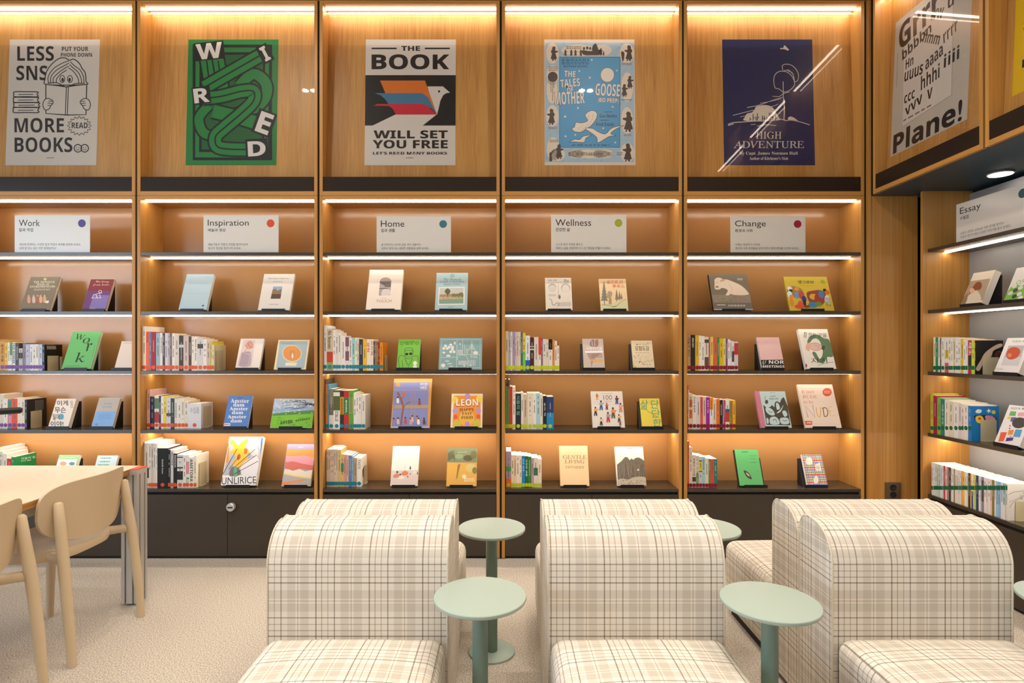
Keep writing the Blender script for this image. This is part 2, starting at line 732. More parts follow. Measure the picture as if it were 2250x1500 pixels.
# ------------------------------------------------------------------ the room
mb = MB(); mb.box(-6.0, 3.2, -8.5, 0.45, -0.1, 0.0)
struct(mb.build('floor', M['carpet']))
mb = MB(); mb.box(-6.0, 3.2, -8.5, 0.45, 3.76, 3.86)
struct(mb.build('ceiling', M['white']))
mb = MB(); mb.box(-6.0, 3.2, 0.30, 0.42, 0, 3.76)
struct(mb.build('wall_back', M['white']))
mb = MB(); mb.box(3.0, 3.12, -8.5, 0.30, 0, 3.76)
struct(mb.build('wall_right', M['white']))
mb = MB()
mb.box(-5.92, -5.8, -8.5, -6.7, 0, 3.76); mb.box(-5.92, -5.8, -2.1, 0.30, 0, 3.76)
mb.box(-5.92, -5.8, -6.7, -2.1, 0, 0.35); mb.box(-5.92, -5.8, -6.7, -2.1, 3.2, 3.76)
struct(mb.build('wall_left', M['white']))
mb = MB()
for a, b in ((-6.7, -6.64), (-5.2, -5.14), (-3.66, -3.6), (-2.16, -2.1)):
    mb.box(-5.9, -5.84, a, b, 0.35, 3.2)
mb.box(-5.9, -5.84, -6.7, -2.1, 0.35, 0.41); mb.box(-5.9, -5.84, -6.7, -2.1, 3.14, 3.2)
struct(mb.build('window_1', M['black']))

PITCH = 1.1675
BAYX = [-2.953 + PITCH * k for k in range(5)]
IW, OW = 1.113, 1.154          # inner and outer width of a bay
NAMES = ['Work', 'Inspiration', 'Home', 'Wellness', 'Change']
SIGNTXT = ['purple-dotted Work', 'red-dotted Inspiration', 'teal-dotted Home', 'lime-dotted Wellness', 'crimson-dotted Change']
ZS = [1.964, 1.586, 1.205, 0.826, 0.448]       # top faces of the four shelves and of the base cabinet
TH = 0.021
DEP = 0.245
Z_TOP = 2.325                                   # top of the lower bookcases
Z_UP = 3.575                                    # top of the display cases


def set_place(a, dep, z, wall):
    """a along the wall, dep behind its front plane"""
    if wall == 'back':
        return (a, dep, z), 0.0
    return (2.61 + dep, -a, z), -math.pi / 2


def bookcase(cx, iw, ow, wall, label, back_mat, dep=DEP, z_under=0.411):
    loc, rz = set_place(cx, 0, 0, wall)
    t = thing('bookcase', label, 'bookcase', loc, (0, 0, rz))
    for s in (-1, 1):
        b = MB()
        xa, xb = sorted((s * iw / 2, s * ow / 2))
        b.box(xa, xb, 0 if wall == 'back' else -0.028, dep + 0.02, 0.006, Z_TOP)
        b.build('side_panel', M['oak_v'], t, bevel=0.001)
    b = MB(); b.box(-iw / 2, iw / 2, dep, dep + 0.012, 0.41, Z_TOP - 0.02)
    b.build('back_panel', back_mat, t)
    b = MB(); b.box(-iw / 2, iw / 2, 0, dep, Z_TOP - 0.02, Z_TOP)
    if wall == 'back':
        tp = b.build('top_panel', M['oak_h'], t)
    b = MB(); b.box(-iw / 2 + 0.003, iw / 2 - 0.003, 0.045, 0.06, Z_TOP - 0.027, Z_TOP - 0.02)
    if wall == 'back':
        b.build('led_strip', M['led'], tp)
    for z in ZS[:4]:
        b = MB(); b.box(-iw / 2 + 0.0015, iw / 2 - 0.0015, 0.002, dep - 0.001, z - TH, z)
        sh = b.build('shelf', M['black'], t, bevel=0.001)
        b = MB(); b.box(-iw / 2 + 0.003, iw / 2 - 0.003, 0.105, 0.12, z - TH - 0.005, z - TH)
        b.build('led_strip', M['ledlow'] if z < 1 else M['led'], sh)
    return t


def base_cabinet(cx, iw, wall, label, dep=DEP, knob=None, splits=(0.5,)):
    loc, rz = set_place(cx, 0, 0, wall)
    t = thing('base_cabinet', label, 'cabinet', loc, (0, 0, rz))
    x0, x1 = -iw / 2 + 0.0015, iw / 2 - 0.0015
    b = MB(); b.box(x0, x1, 0.002, dep - 0.001, ZS[4] - 0.019, ZS[4])
    b.build('counter_top', M['black'], t, bevel=0.001)
    b = MB(); b.box(x0, x1, 0.022, dep - 0.001, 0.02, ZS[4] - 0.019)
    b.build('body', M['gapblack'], t)
    b = MB(); b.box(x0, x1, 0.02, dep - 0.02, 0.0, 0.02)
    b.build('plinth', M['gapblack'], t)
    edges = [x0] + [x0 + (x1 - x0) * s for s in splits] + [x1]
    for i in range(len(edges) - 1):
        b = MB(); b.box(edges[i] + 0.0015, edges[i + 1] - 0.0015, 0.003, 0.021, 0.018, 0.411)
        d = b.build('door', M['door'], t, bevel=0.0008)
        if knob is not None and i == knob:
            k = MB()
            k.lathe([(0.021, 0.0), (0.026, 0.004), (0.026, 0.026), (0.023, 0.029)], 32)
            kn = k.build('lock_knob', M['knob'], d, smooth=40, loc=(edges[i] + 0.03, 0.003, 0.337), rot=(math.pi / 2, 0, 0))
            s = MB(); s.box(-0.016, 0.016, -0.004, 0.004, 0.029, 0.0305)
            s.build('lock_slot', M['gapblack'], kn)
    return t


def display_case(cx, iw, ow, fx, label, rot=0.0):
    """upper case: tilted oak back board behind clear acrylic, dark band below; fx turns local (a, dep) into the room"""
    t = thing('display_case', label, 'display case', fx(cx), (0, 0, rot))
    th = (ow - iw) / 2
    for s in (-1, 1):
        b = MB()
        xa, xb = sorted((s * iw / 2, s * ow / 2))
        b.box(xa, xb, 0, 0.2, Z_TOP + 0.002, Z_UP)
        b.build('side_panel', M['oak_v'], t, bevel=0.001)
    b = MB(); b.box(-iw / 2, iw / 2, 0, 0.2, Z_UP - 0.02, Z_UP)
    tp = b.build('top_panel', M['oak_h'], t, bevel=0.001)
    b = MB(); b.box(-iw / 2 + 0.004, iw / 2 - 0.004, 0.045, 0.062, Z_UP - 0.027, Z_UP - 0.02)
    b.build('led_strip', M['led'], tp)
    b = MB(); b.box(-iw / 2 + 0.004, iw / 2 - 0.004, 0.1, 0.109, Z_UP - 0.025, Z_UP - 0.02)
    b.build('led_strip', M['ledback'], tp)
    b = MB(); b.box(-iw / 2, iw / 2, 0, 0.2, Z_TOP + 0.002, 2.3545)
    b.build('bottom_rail', M['oak_h'], t, bevel=0.001)
    b = MB(); b.box(-iw / 2, iw / 2, 0.004, 0.06, 2.3545, 2.448)
    b.build('dark_band', M['band'], t)
    zl, zh = 2.36, Z_UP - 0.02
    yl, yh = 0.062, 0.112
    b = MB(); b.prism_x([(yl + 0.006, zl), (yh + 0.006, zh), (yh + 0.02, zh), (yl + 0.02, zl)], -iw / 2, iw / 2)
    b.build('back_board', M['oak_v'], t)
    za = 3.345
    ya = yl + (yh - yl) * (za - zl) / (zh - zl)
    b = MB(); b.prism_x([(yl, zl), (ya, za), (ya + 0.0015, za), (yl + 0.0015, zl)], -iw / 2 + 0.001, iw / 2 - 0.001)
    b.build('acrylic_sheet', M['acrylic'], t)
    return t


POSTERS = ['white poster of a reader hiding behind a book', 'green poster with scattered tile letters', 'poster of a bird with book-page wings',
           'blue and white storybook poster', 'navy poster with a tree and a tiny aeroplane']
UNDER = ['below the white poster', 'below the green poster', 'below the bird poster', 'below the storybook poster', 'below the navy poster']
for k in range(5):
    bookcase(BAYX[k], IW, OW, 'back', 'oak bookcase with dark lit shelves holding the %s sign' % SIGNTXT[k], M['brown'])
    base_cabinet(BAYX[k], IW, 'back', 'dark two-door base cabinet beneath the shelves with the %s sign' % SIGNTXT[k], knob=1 if k == 1 else None)
    display_case(BAYX[k], IW, OW, lambda a: (a, 0, 0), 'lit oak display case holding the ' + POSTERS[k])

# black shadow gaps between the bays
TR = 0
for k in range(-1, 5):
    b = MB()
    x = BAYX[0] + PITCH * (k + 0.5)
    w = 0.0035 if k < 4 else 0.0
    if k < 4:
        b.box(x - (PITCH - OW) / 2 + 0.0003, x + (PITCH - OW) / 2 - 0.0003, 0.012, 0.2, 0.0, Z_UP)
    else:
        b.box(BAYX[4] + OW / 2 + 0.0003, BAYX[4] + OW / 2 + 0.017, 0.014, 0.2, 0.0, Z_UP)
    TR += 1
    struct(b.build('trim_%d' % TR, M['gapblack']))
# crown trim above the display cases, as far as the ceiling
b = MB(); b.box(BAYX[0] - OW / 2, 2.33, 0.0, 0.2, Z_UP + 0.004, 3.76)
TR += 1
struct(b.build('trim_%d' % TR, M['oak_h']))
# oak filler panel in the corner, and its slim post
b = MB(); b.box(BAYX[4] + OW / 2 + 0.0175, 2.336, -0.002, 0.2, 0.0, Z_UP)
TR += 1
struct(b.build('trim_%d' % TR, M['oak_v']))
b = MB(); b.box(2.3365, 2.638, 0.004, 0.2, 0.0, Z_TOP)
TR += 1
struct(b.build('trim_%d' % TR, M['oak_v']))
b = MB(); b.box(2.6385, 2.68, 0.03, 0.2, 0.0, Z_TOP)
TR += 1
struct(b.build('trim_%d' % TR, M['gapblack']))

# right wall: recessed bookcase, display cases on the bulkhead above it, navy soffit
RA = 0.097                       # where the bookcase begins, measured from the corner
RW = 1.66
RDEP = 0.262
bookcase(RA + RW / 2, RW - 0.04, RW, 'right', 'bookcase with grey back holding the green-dotted Essay sign', M['grey'], RDEP)
base_cabinet(RA + RW / 2, RW - 0.04, 'right', 'dark base cabinet under the long row of spines on the right wall', RDEP, splits=(0.31, 0.655))
b = MB(); b.box(2.352, 2.61, -4.2, 0.0, Z_TOP - 0.002, Z_TOP + 0.05)
b.box(2.61, 2.98, -4.2, 0.0, Z_TOP + 0.001, Z_TOP + 0.05)
so = struct(b.build('ceiling_soffit', M['navy']))
RPITCH = 0.846
for k in range(4):
    a = 0.022 + RPITCH * (k + 0.5)
    display_case(0, RPITCH - 0.054, RPITCH - 0.014, lambda q, a=a: (2.33, -a, 0),
                 ['lit oak display case in the corner holding the tilted lettering poster', 'lit oak display case on the right holding the yellow poster',
                  'oak display case past the yellow poster on the right wall', 'oak display case furthest from the corner on the right wall'][k], -math.pi / 2)
    b = MB(); b.box(2.344, 2.52, -a - RPITCH / 2 - 0.0065, -a - RPITCH / 2 + 0.0065, Z_TOP + 0.052, Z_UP)
    TR += 1
    struct(b.build('trim_%d' % TR, M['gapblack']))
b = MB(); b.box(2.33, 2.53, -4.0, -0.0, Z_UP + 0.004, 3.76)
TR += 1
struct(b.build('trim_%d' % TR, M['oak_h']))
b = MB(); b.lathe([(0.062, 0), (0.062, 0.006), (0.05, 0.008)], 40)
t = thing('downlight', 'round white downlight recessed in the navy soffit above the Essay sign', 'downlight', (2.755, -DIST + 3.17, Z_TOP - 0.0075 + 0.0005))
b.build('bezel', M['white'], t, smooth=40)
b = MB(); b.lathe([(0.055, -0.0015), (0.055, 0.0)], 40)
b.build('diffuser', M['downlight'], t)

# socket plate
t = thing('power_socket', 'brown double power socket on the oak panel in the corner', 'socket', (xpx(1961.5, 0), 0.004, zpx(1079)))
b = MB(); b.box(-0.049, 0.049, -0.009, 0.0, -0.058, 0.058)
b.build('plate', plain('bronze_plate', '6a5640', 0.4, 0.3), t, bevel=0.002)
for s in (0.024, -0.021):
    b = MB(); b.lathe([(0.021, 0.0), (0.021, 0.0012), (0.017, 0.0012), (0.016, 0.0006)], 28)
    o = b.build('outlet', M['gapblack'], t, smooth=40, loc=(0.0, -0.009, s), rot=(math.pi / 2, 0, 0))
    for q in (-0.007, 0.007):
        h = MB(); h.lathe([(0.0025, 0.0006), (0.0025, 0.002)], 10, q, 0)
        h.build('pin_hole', M['stand'], o)

# ------------------------------------------------------------------ upholstered lounge chairs, back to back


def rbox(hx, hy, hz, r, n=(22, 22, 10), crown=0.0):
    """rounded box centred on the origin, as faces with metre UVs"""
    bm = bmesh.new()
    vid = {}

    def vert(p):
        k = tuple(round(c, 6) for c in p)
        if k not in vid:
            q = [max(-h + r, min(h - r, c)) for c, h in zip(p, (hx, hy, hz))]
            d = Vector([a - b for a, b in zip(p, q)])
            if d.length > 1e-9:
                d.normalize()
                w = [q[i] + d[i] * r for i in range(3)]
            else:
                w = list(p)
            if crown and p[2] > 0:
                w[2] += crown * (1 - min(1, (w[0] / hx) ** 2)) * (1 - min(1, (w[1] / hy) ** 2)) * max(0, p[2] / hz)
            vid[k] = bm.verts.new(w)
        return vid[k]

    def axis(h, m):
        e = [r * (1 - math.cos(i * math.pi / 10)) for i in range(6)]
        a = [-h + x for x in e]
        mid = [-h + r + (2 * h - 2 * r) * i / m for i in range(1, m)]
        return a + mid + [-x for x in reversed(a)]
    ax = [axis(hx, n[0] - 8), axis(hy, n[1] - 8), axis(hz, max(2, n[2] - 6))]
    quads = []
    for d in range(3):
        i, j = [(1, 2), (0, 2), (0, 1)][d]
        for s in (-1, 1):
            for p in range(len(ax[i]) - 1):
                for q in range(len(ax[j]) - 1):
                    c = []
                    for (u, v) in ((p, q), (p + 1, q), (p + 1, q + 1), (p, q + 1)):
                        pt = [0, 0, 0]
                        pt[d] = s * (hx, hy, hz)[d]
                        pt[i], pt[j] = ax[i][u], ax[j][v]
                        c.append(vert(pt))
                    try:
                        quads.append(bm.faces.new(c))
                    except ValueError:
                        pass
    bmesh.ops.recalc_face_normals(bm, faces=bm.faces)
    return bm


def plaid_block(name, bm, parent, loc, u0=0.0, v0=0.0):
    uvl = bm.loops.layers.uv.new('UVMap')
    bm.normal_update()
    zmax = max(v.co.z for v in bm.verts)
    for f in bm.faces:
        n = f.normal
        for l in f.loops:
            x, y, z = l.vert.co
            if abs(n.x) > 0.72 and abs(n.x) > abs(n.z):
                l[uvl].uv = (y + u0, z + v0)
            elif abs(n.z) >= abs(n.y):
                l[uvl].uv = (x + u0, y + v0)
            else:
                l[uvl].uv = (x + u0, (z - zmax) * (1 if n.y < 0 else -1) + y + v0)
    me = bpy.data.meshes.new(name)
    bm.to_mesh(me)
    bm.free()
    me.materials.append(M['plaid'])
    me.polygons.foreach_set('use_smooth', [True] * len(me.polygons))
    o = bpy.data.objects.new(name, me)
    COL.objects.link(o)
    o.parent = parent
    o.location = loc
    return o


def arcpts(cy, cz, r, a0, a1, n):
    return [(cy + r * math.cos(math.radians(a0 + (a1 - a0) * i / n)), cz + r * math.sin(math.radians(a0 + (a1 - a0) * i / n))) for i in range(n + 1)]


def lounge_chair(label, u0=0.0, w=0.62, th=0.215, hgt=0.73, big_front=True, seat_len=0.56):
    """local frame: seat extends to -y, back rest between y = 0 and y = th"""
    t = thing('lounge_chair', label, 'armchair', group='plaid lounge chairs')
    rb, rs = 0.125, 0.05
    rf, rr = (rb, rs) if big_front else (rs, rb)
    prof = [(0.0, 0.025)] + [(0.0, 0.025 + (hgt - rf - 0.025) * i / 6) for i in range(1, 6)] + arcpts(rf, hgt - rf, rf, 180, 90, 12) + \
        arcpts(th - rr, hgt - rr, rr, 90, 0, 12) + [(th, 0.025 + (hgt - rr - 0.025) * (5 - i) / 6) for i in range(0, 5)] + [(th, 0.025)]
    b = MB()
    acc = [0.0]
    for i in range(1, len(prof)):
        acc.append(acc[-1] + math.hypot(prof[i][0] - prof[i - 1][0], prof[i][1] - prof[i - 1][1]))
    xs = [-w / 2 + w * k / 6 for k in range(7)]
    v0 = 0.028
    for i in range(len(prof) - 1):
        for k in range(6):
            p, q = prof[i], prof[i + 1]
            b.face([(xs[k], *p), (xs[k + 1], *p), (xs[k + 1], *q), (xs[k], *q)],
                   uv=[(xs[k] + u0, acc[i] + v0), (xs[k + 1] + u0, acc[i] + v0), (xs[k + 1] + u0, acc[i + 1] + v0), (xs[k] + u0, acc[i + 1] + v0)])
    for s in (-1, 1):
        poly = [(s * w / 2, p[0], p[1]) for p in prof]
        uv = [(p[0] * 1.0 + 0.05, p[1]) for p in prof]
        if s > 0:
            poly, uv = poly, uv
        else:
            poly, uv = poly[::-1], uv[::-1]
        b.face(poly[::-1], uv=uv[::-1])
    b.face([(-w / 2, 0, 0.025), (-w / 2, th, 0.025), (w / 2, th, 0.025), (w / 2, 0, 0.025)], uv=[(0, 0)] * 4)
    back = b.build('backrest', M['plaid'], t, smooth=50, fix=True)
    for s in (-1, 1):
        p = MB()
        p.tube([(s * (w / 2 - 0.001), q[0] + (0.001 if q[0] < 0.02 else -0.001 if q[0] > th - 0.02 else 0), q[1]) for q in prof], 0.0032, 8)
        p.build('piping', M['fabricseam'], back, smooth=60)
    hz = 0.17
    bm = rbox(w / 2 - 0.004, seat_len / 2, hz, 0.05, crown=0.022)
    plaid_block('seat', bm, t, (0, -seat_len / 2 + 0.004, 0.028 + hz), u0, 0.09)
    b = MB(); b.box(-w / 2 + 0.03, w / 2 - 0.03, -seat_len + 0.05, th - 0.03, 0.0, 0.032)
    b.build('plinth', M['gapblack'], t)
    return t


YF = -DIST + 1.95
YR = YF + 0.215 + 0.2225
CH = [(-0.51, 'left'), (0.447, 'middle'), (1.428, 'right')]
WORDS = {'left': 'nearest the cream chairs', 'middle': 'in the middle of the row', 'right': 'nearest the right-hand bookcase'}
U0 = {'left': 0.144, 'middle': 0.112, 'right': 0.108}
for cx, nm in CH:
    c = lounge_chair('cream plaid lounge chair with its seat facing the camera, ' + WORDS[nm], U0[nm], 0.62 if nm != 'middle' else 0.605)
    c.location = (cx, YF, 0)
    r = lounge_chair('cream plaid lounge chair facing the bookcases, ' + WORDS[nm], U0[nm], 0.62 if nm != 'middle' else 0.605, big_front=False)
    r.location = (cx, YR, 0)
    r.rotation_euler = (0, 0, math.pi)

# ------------------------------------------------------------------ sage side tables
def side_table(label, loc):
    t = thing('side_table', label, 'side table', loc, group='round sage side tables')
    b = MB(); b.lathe([(0.142, 0.541), (0.147, 0.543), (0.149, 0.546), (0.149, 0.553), (0.1475, 0.555), (0.144, 0.5556)], 72)
    b.build('table_top', M['sage'], t, smooth=35)
    b = MB(); b.lathe([(0.0255, 0.008), (0.0255, 0.541)], 32)
    b.build('pole', M['sagepole'], t, smooth=35)
    b = MB(); b.lathe([(0.1, 0.0), (0.1025, 0.001), (0.1025, 0.008), (0.1, 0.0095)], 56)
    b.build('base', M['sage'], t, smooth=35)
    return t


def fpt(px, py, z):
    d = FPX * (EYE - z) / (py - CY)
    return ((px - CX) * d / FPX, d - DIST, 0)


side_table('round sage side table between the left and middle plaid chairs, nearest the camera', fpt(1055, 1307, 0.555))
side_table('round sage side table standing behind the nearer table, between left and middle chairs', fpt(1080.5, 1158, 0.555))
side_table('round sage side table between the middle and right chairs, nearest the camera', (0.834, -DIST + 1.80, 0))
side_table('round sage side table half hidden behind the middle plaid chair', (0.886, -DIST + 2.53, 0))
side_table('round sage side table cut off beside the chair at far right', (1.812, -DIST + 1.81, 0))

# ------------------------------------------------------------------ beige plastic chairs


def cafe_chair(label, loc):
    """local frame: x = world x, the sitter faces -x"""
    t = thing('cafe_chair', label, 'chair', loc, group='beige cafe chairs')
    # back rest: a bent oval plate
    b = MB()
    NU, NV = 28, 12
    hw, z0, z1 = 0.262, 0.50, 0.772
    grid = {}
    for side in (0, 1):
        for i in range(NU + 1):
            s = -1 + 2 * i / NU
            s2 = math.sin(s * math.pi / 2)
            y = s2 * hw
            # outline: flat-arched top, deep round bottom
            e = max(0.0, 1 - abs(s2) ** 2.7) ** (1 / 2.7)
            zc = z0 + 0.60 * (z1 - z0)
            zt = zc + (z1 - zc) * max(0.0, 1 - abs(s2) ** 4.5) ** (1 / 3.2)
            zb = zc - (zc - z0) * e
            for j in range(NV + 1):
                v = j / NV
                z = zb + (zt - zb) * v
                bend = 0.045 - 0.085 * (y / hw) ** 2
                lean = 0.03 * (z - z0) / (z1 - z0) - 0.01
                grid[side, i, j] = (bend + lean - (0.011 if side == 0 else 0.0), y, z)
    for i in range(NU):
        for j in range(NV):
            b.face([grid[1, i, j], grid[1, i + 1, j], grid[1, i + 1, j + 1], grid[1, i, j + 1]])
            b.face([grid[0, i, j], grid[0, i, j + 1], grid[0, i + 1, j + 1], grid[0, i + 1, j]])
        for j, rev in ((0, 1), (NV, 0)):
            q = [grid[0, i, j], grid[0, i + 1, j], grid[1, i + 1, j], grid[1, i, j]]
            b.face(q[::-1] if rev else q)
    b.build('backrest', M['plastic'], t, smooth=50, fix=True)
    # seat: rounded, slightly dished plate with a skirt
    b = MB()
    N = 48
    rings = []
    for (sc, z) in ((0.90, 0.437), (0.985, 0.428), (1.0, 0.436), (1.0, 0.462), (0.975, 0.469), (0.85, 0.466), (0.55, 0.458), (0.2, 0.455)):
        ring = []
        for k in range(N):
            a = 2 * math.pi * k / N
            c, s = math.cos(a), math.sin(a)
            x = math.copysign(abs(c) ** 0.62, c) * 0.212
            y = math.copysign(abs(s) ** 0.62, s) * (0.218 - 0.012 * c)
            zz = z + (0.012 * max(0, abs(y) / 0.218 - 0.5) if sc < 1 and z > 0.44 else 0)
            ring.append((-0.205 + x * sc, y * sc, zz))
        rings.append(ring)
    for a in range(len(rings) - 1):
        for k in range(N):
            b.face([rings[a][k], rings[a][(k + 1) % N], rings[a + 1][(k + 1) % N], rings[a + 1][k]])
    b.face(rings[0][::-1]); b.face(rings[-1])
    seat = b.build('seat', M['plastic'], t, smooth=55, fix=True)
    for s in (-1, 1):
        q = MB()
        q.tube([(-0.06, s * 0.17, 0.447), (-0.01, s * 0.196, 0.449), (0.028, s * 0.218, 0.449)], [0.022, 0.02, 0.021], 14, flat=0.8)
        q.build('bracket', M['plastic'], seat, smooth=60)
        leg = MB()
        leg.tube([(0.086, s * 0.228, 0.0), (0.07, s * 0.226, 0.2), (0.044, s * 0.221, 0.44), (0.022, s * 0.212, 0.6), (0.012, s * 0.209, 0.685), (0.011, s * 0.209, 0.694)],
                 [0.0165, 0.0205, 0.0225, 0.021, 0.018, 0.010], 18)
        leg.build('leg', M['plastic'], t, smooth=60)
        leg = MB()
        leg.tube([(-0.375, s * 0.228, 0.0), (-0.362, s * 0.218, 0.2), (-0.335, s * 0.19, 0.43), (-0.325, s * 0.18, 0.45)], [0.0165, 0.019, 0.023, 0.022], 18)
        leg.build('leg', M['plastic'], t, smooth=60)
    return t


C2 = (-1.926, -DIST + 2.64, 0)
cafe_chair('beige plastic chair with rounded back at the far corner of the table', C2)
c1 = dup([o for o in COL.objects if o.name == 'cafe_chair'][0], (-1.93, C2[1] - 0.60, 0), None, 'beige plastic chair cut off by the frame, nearer the camera along the table')

# ------------------------------------------------------------------ table with aluminium legs
t = thing('work_table', 'long cream-topped table with plywood edge and aluminium legs', 'table', (-1.975, -DIST + 3.075, 0))
TL, TW = 2.4, 1.2
b = MB(); b.box(-TW, 0, -TL, 0, 0.713, 0.7165)
b.build('table_top', M['tabletop'], t)
b = MB(); b.box(-TW, 0, -TL, 0, 0.6865, 0.7129)
b.build('top_edge', M['ply'], t)
b = MB()
for (x0, x1, y0, y1) in ((-0.075, -0.03, -TL + 0.05, -0.1), (-TW + 0.03, -TW + 0.075, -TL + 0.05, -0.1), (-TW + 0.1, -0.1, -0.075, -0.03)):
    b.box(x0, x1, y0, y1, 0.642, 0.6864)
b.build('frame_rail', M['alu'], t, bevel=0.001)


def alu_leg(cx, cy):
    # slotted square extrusion
    h, g, d = 0.042, 0.005, 0.012
    pts = []
    for q in range(4):
        ca, sa = [(1, 0), (0, 1), (-1, 0), (0, -1)][q]
        side = [(h, -h)]
        for c in (-0.02, 0.02):
            side += [(h, c - g), (h - d, c - g), (h - d, c + g), (h, c + g)]
        for (x, y) in side:
            pts.append((cx + x * ca - y * sa, cy + x * sa + y * ca))
    m = MB()
    m.prism(pts, 0.012, 0.686)
    lg = m.build('leg', M['alu'], t)
    xa, xb = (0.0005, h) if cx > -0.5 else (-TW - h, -TW - 0.0005)
    m = MB(); m.box(xa, xb, cy - h, cy + h, 0.6862, 0.7125)
    m.build('leg_head', M['alu'], lg)
    m = MB(); m.box(xa, xb, cy - h, cy + h, 0.7126, 0.7165)
    m.build('leg_cap', M['orange'], lg)
    m = MB(); m.lathe([(0.016, 0), (0.018, 0.004), (0.012, 0.012)], 20, cx, cy)
    m.build('foot', M['stand'], lg)


for cx, cy in ((0.0, -0.052), (-TW, -0.052), (0.0, -TL + 0.052), (-TW, -TL + 0.052)):
    alu_leg(cx, cy)

# desk lamp standing on the table, only its black arm reaches into view
t = thing('desk_lamp', 'black desk lamp whose bar-shaped head reaches in over the table', 'lamp', (-2.66, -DIST + 2.3, 0.7165))
b = MB(); b.lathe([(0.07, 0), (0.07, 0.012), (0.02, 0.02)], 32)
b.build('base', M['stand'], t, smooth=40)
b = MB(); b.tube([(0, 0, 0.015), (0, 0, 0.34)], 0.009, 12)
b.build('stem', M['stand'], t, smooth=40)
b = MB(); b.tube([(-0.06, -0.05, 0.338), (0.30, 0.185, 0.349), (0.452, 0.285, 0.353), (0.458, 0.289, 0.353)], [0.0125, 0.0145, 0.0145, 0.010], 16)
b.build('lamp_head', M['stand'], t, smooth=40)

# ------------------------------------------------------------------ books, stands, signs, posters
TILT = math.radians(22)
FR = {'1': (0, 680, 1292 / 310.), '1t': (0, 400, 4.5), '2a': (300, 570, 5.625), '2b': (300, 820, 5.625), '3a': (700, 570, 5.625), '3b': (700, 820, 5.625),
      '4a': (1100, 570, 5.625), '4b': (1100, 820, 5.625), '5a': (1500, 570, 5.625), '5b': (1500, 820, 5.625),
      'r1': (1900, 370, 1641 / 350.), 'r2': (1900, 680, 1641 / 350.), 'r3': (1880, 980, 1982 / 370.)}


def fx(fr, x):
    return FR[fr][0] + x / FR[fr][2]


def fy(fr, y):
    return FR[fr][1] + y / FR[fr][2]


def cover_u(b, w, t, z0, z1, bd, col, spine=None):
    """wrap-around cover: boards on both sides and a spine, spine at -x, front board facing -y"""
    P = [(-w / 2, -t / 2), (w / 2, -t / 2), (w / 2, -t / 2 + bd), (-w / 2 + bd, -t / 2 + bd), (-w / 2 + bd, t / 2 - bd), (w / 2, t / 2 - bd), (w / 2, t / 2), (-w / 2, t / 2)]
    n0 = len(b.f)
    b.prism(P, z0, z1, col)
    if spine:
        b.c[n0 + 2 + 7] = lin(spine)


def wallpos(px, dep, wall):
    """along-wall coordinate of picture column px on the plane dep behind the fronts"""
    if wall == 'back':
        return xpx(px, dep)
    return DIST - FPX * (2.61 + dep) / (px - CX)


def wallz(px, py, dep, wall):
    d = DIST + dep if wall == 'back' else FPX * (2.61 + dep) / (px - CX)
    return EYE + (CY - py) * d / FPX


def book_stand(label, a, dep, z, wall, ws=0.15, hs=0.185, t=0.02):
    loc, rz = set_place(a, dep, z + 0.0004, wall)
    st = thing('book_stand', label, 'book stand', loc, (0, 0, rz), group='black book stands')
    sn, cs = math.sin(TILT), math.cos(TILT)
    y0 = t / cs + 0.0018                                  # where the tilted plate meets the shelf
    b = MB()
    b.prism_x([(y0, 0.0), (y0 + 0.003, 0.0), (y0 + 0.003 + hs * sn, hs * cs), (y0 + hs * sn, hs * cs)], -ws / 2, ws / 2)
    b.build('back_plate', M['stand'], st)
    b = MB()
    b.box(-ws / 2, ws / 2, -0.0062, -0.0042, 0.0, 0.019)
    b.build('front_lip', M['stand'], st)
    b = MB()
    b.box(-ws / 2 + 0.001, ws / 2 - 0.001, -0.0041, y0 + hs * sn, 0.0, 0.0012)
    b.build('foot_plate', M['stand'], st)
    for s in (-1, 1):
        xa, xb = sorted((s * ws / 2, s * (ws / 2 - 0.002)))
        b = MB()
        b.prism_x([(y0 + 0.004, 0.0012), (y0 + hs * sn, 0.0012), (y0 + hs * sn + 0.002, hs * cs), (y0 + 0.003 + hs * sn, hs * cs)], xa, xb)
        b.build('side_panel', M['stand'], st)
    return st


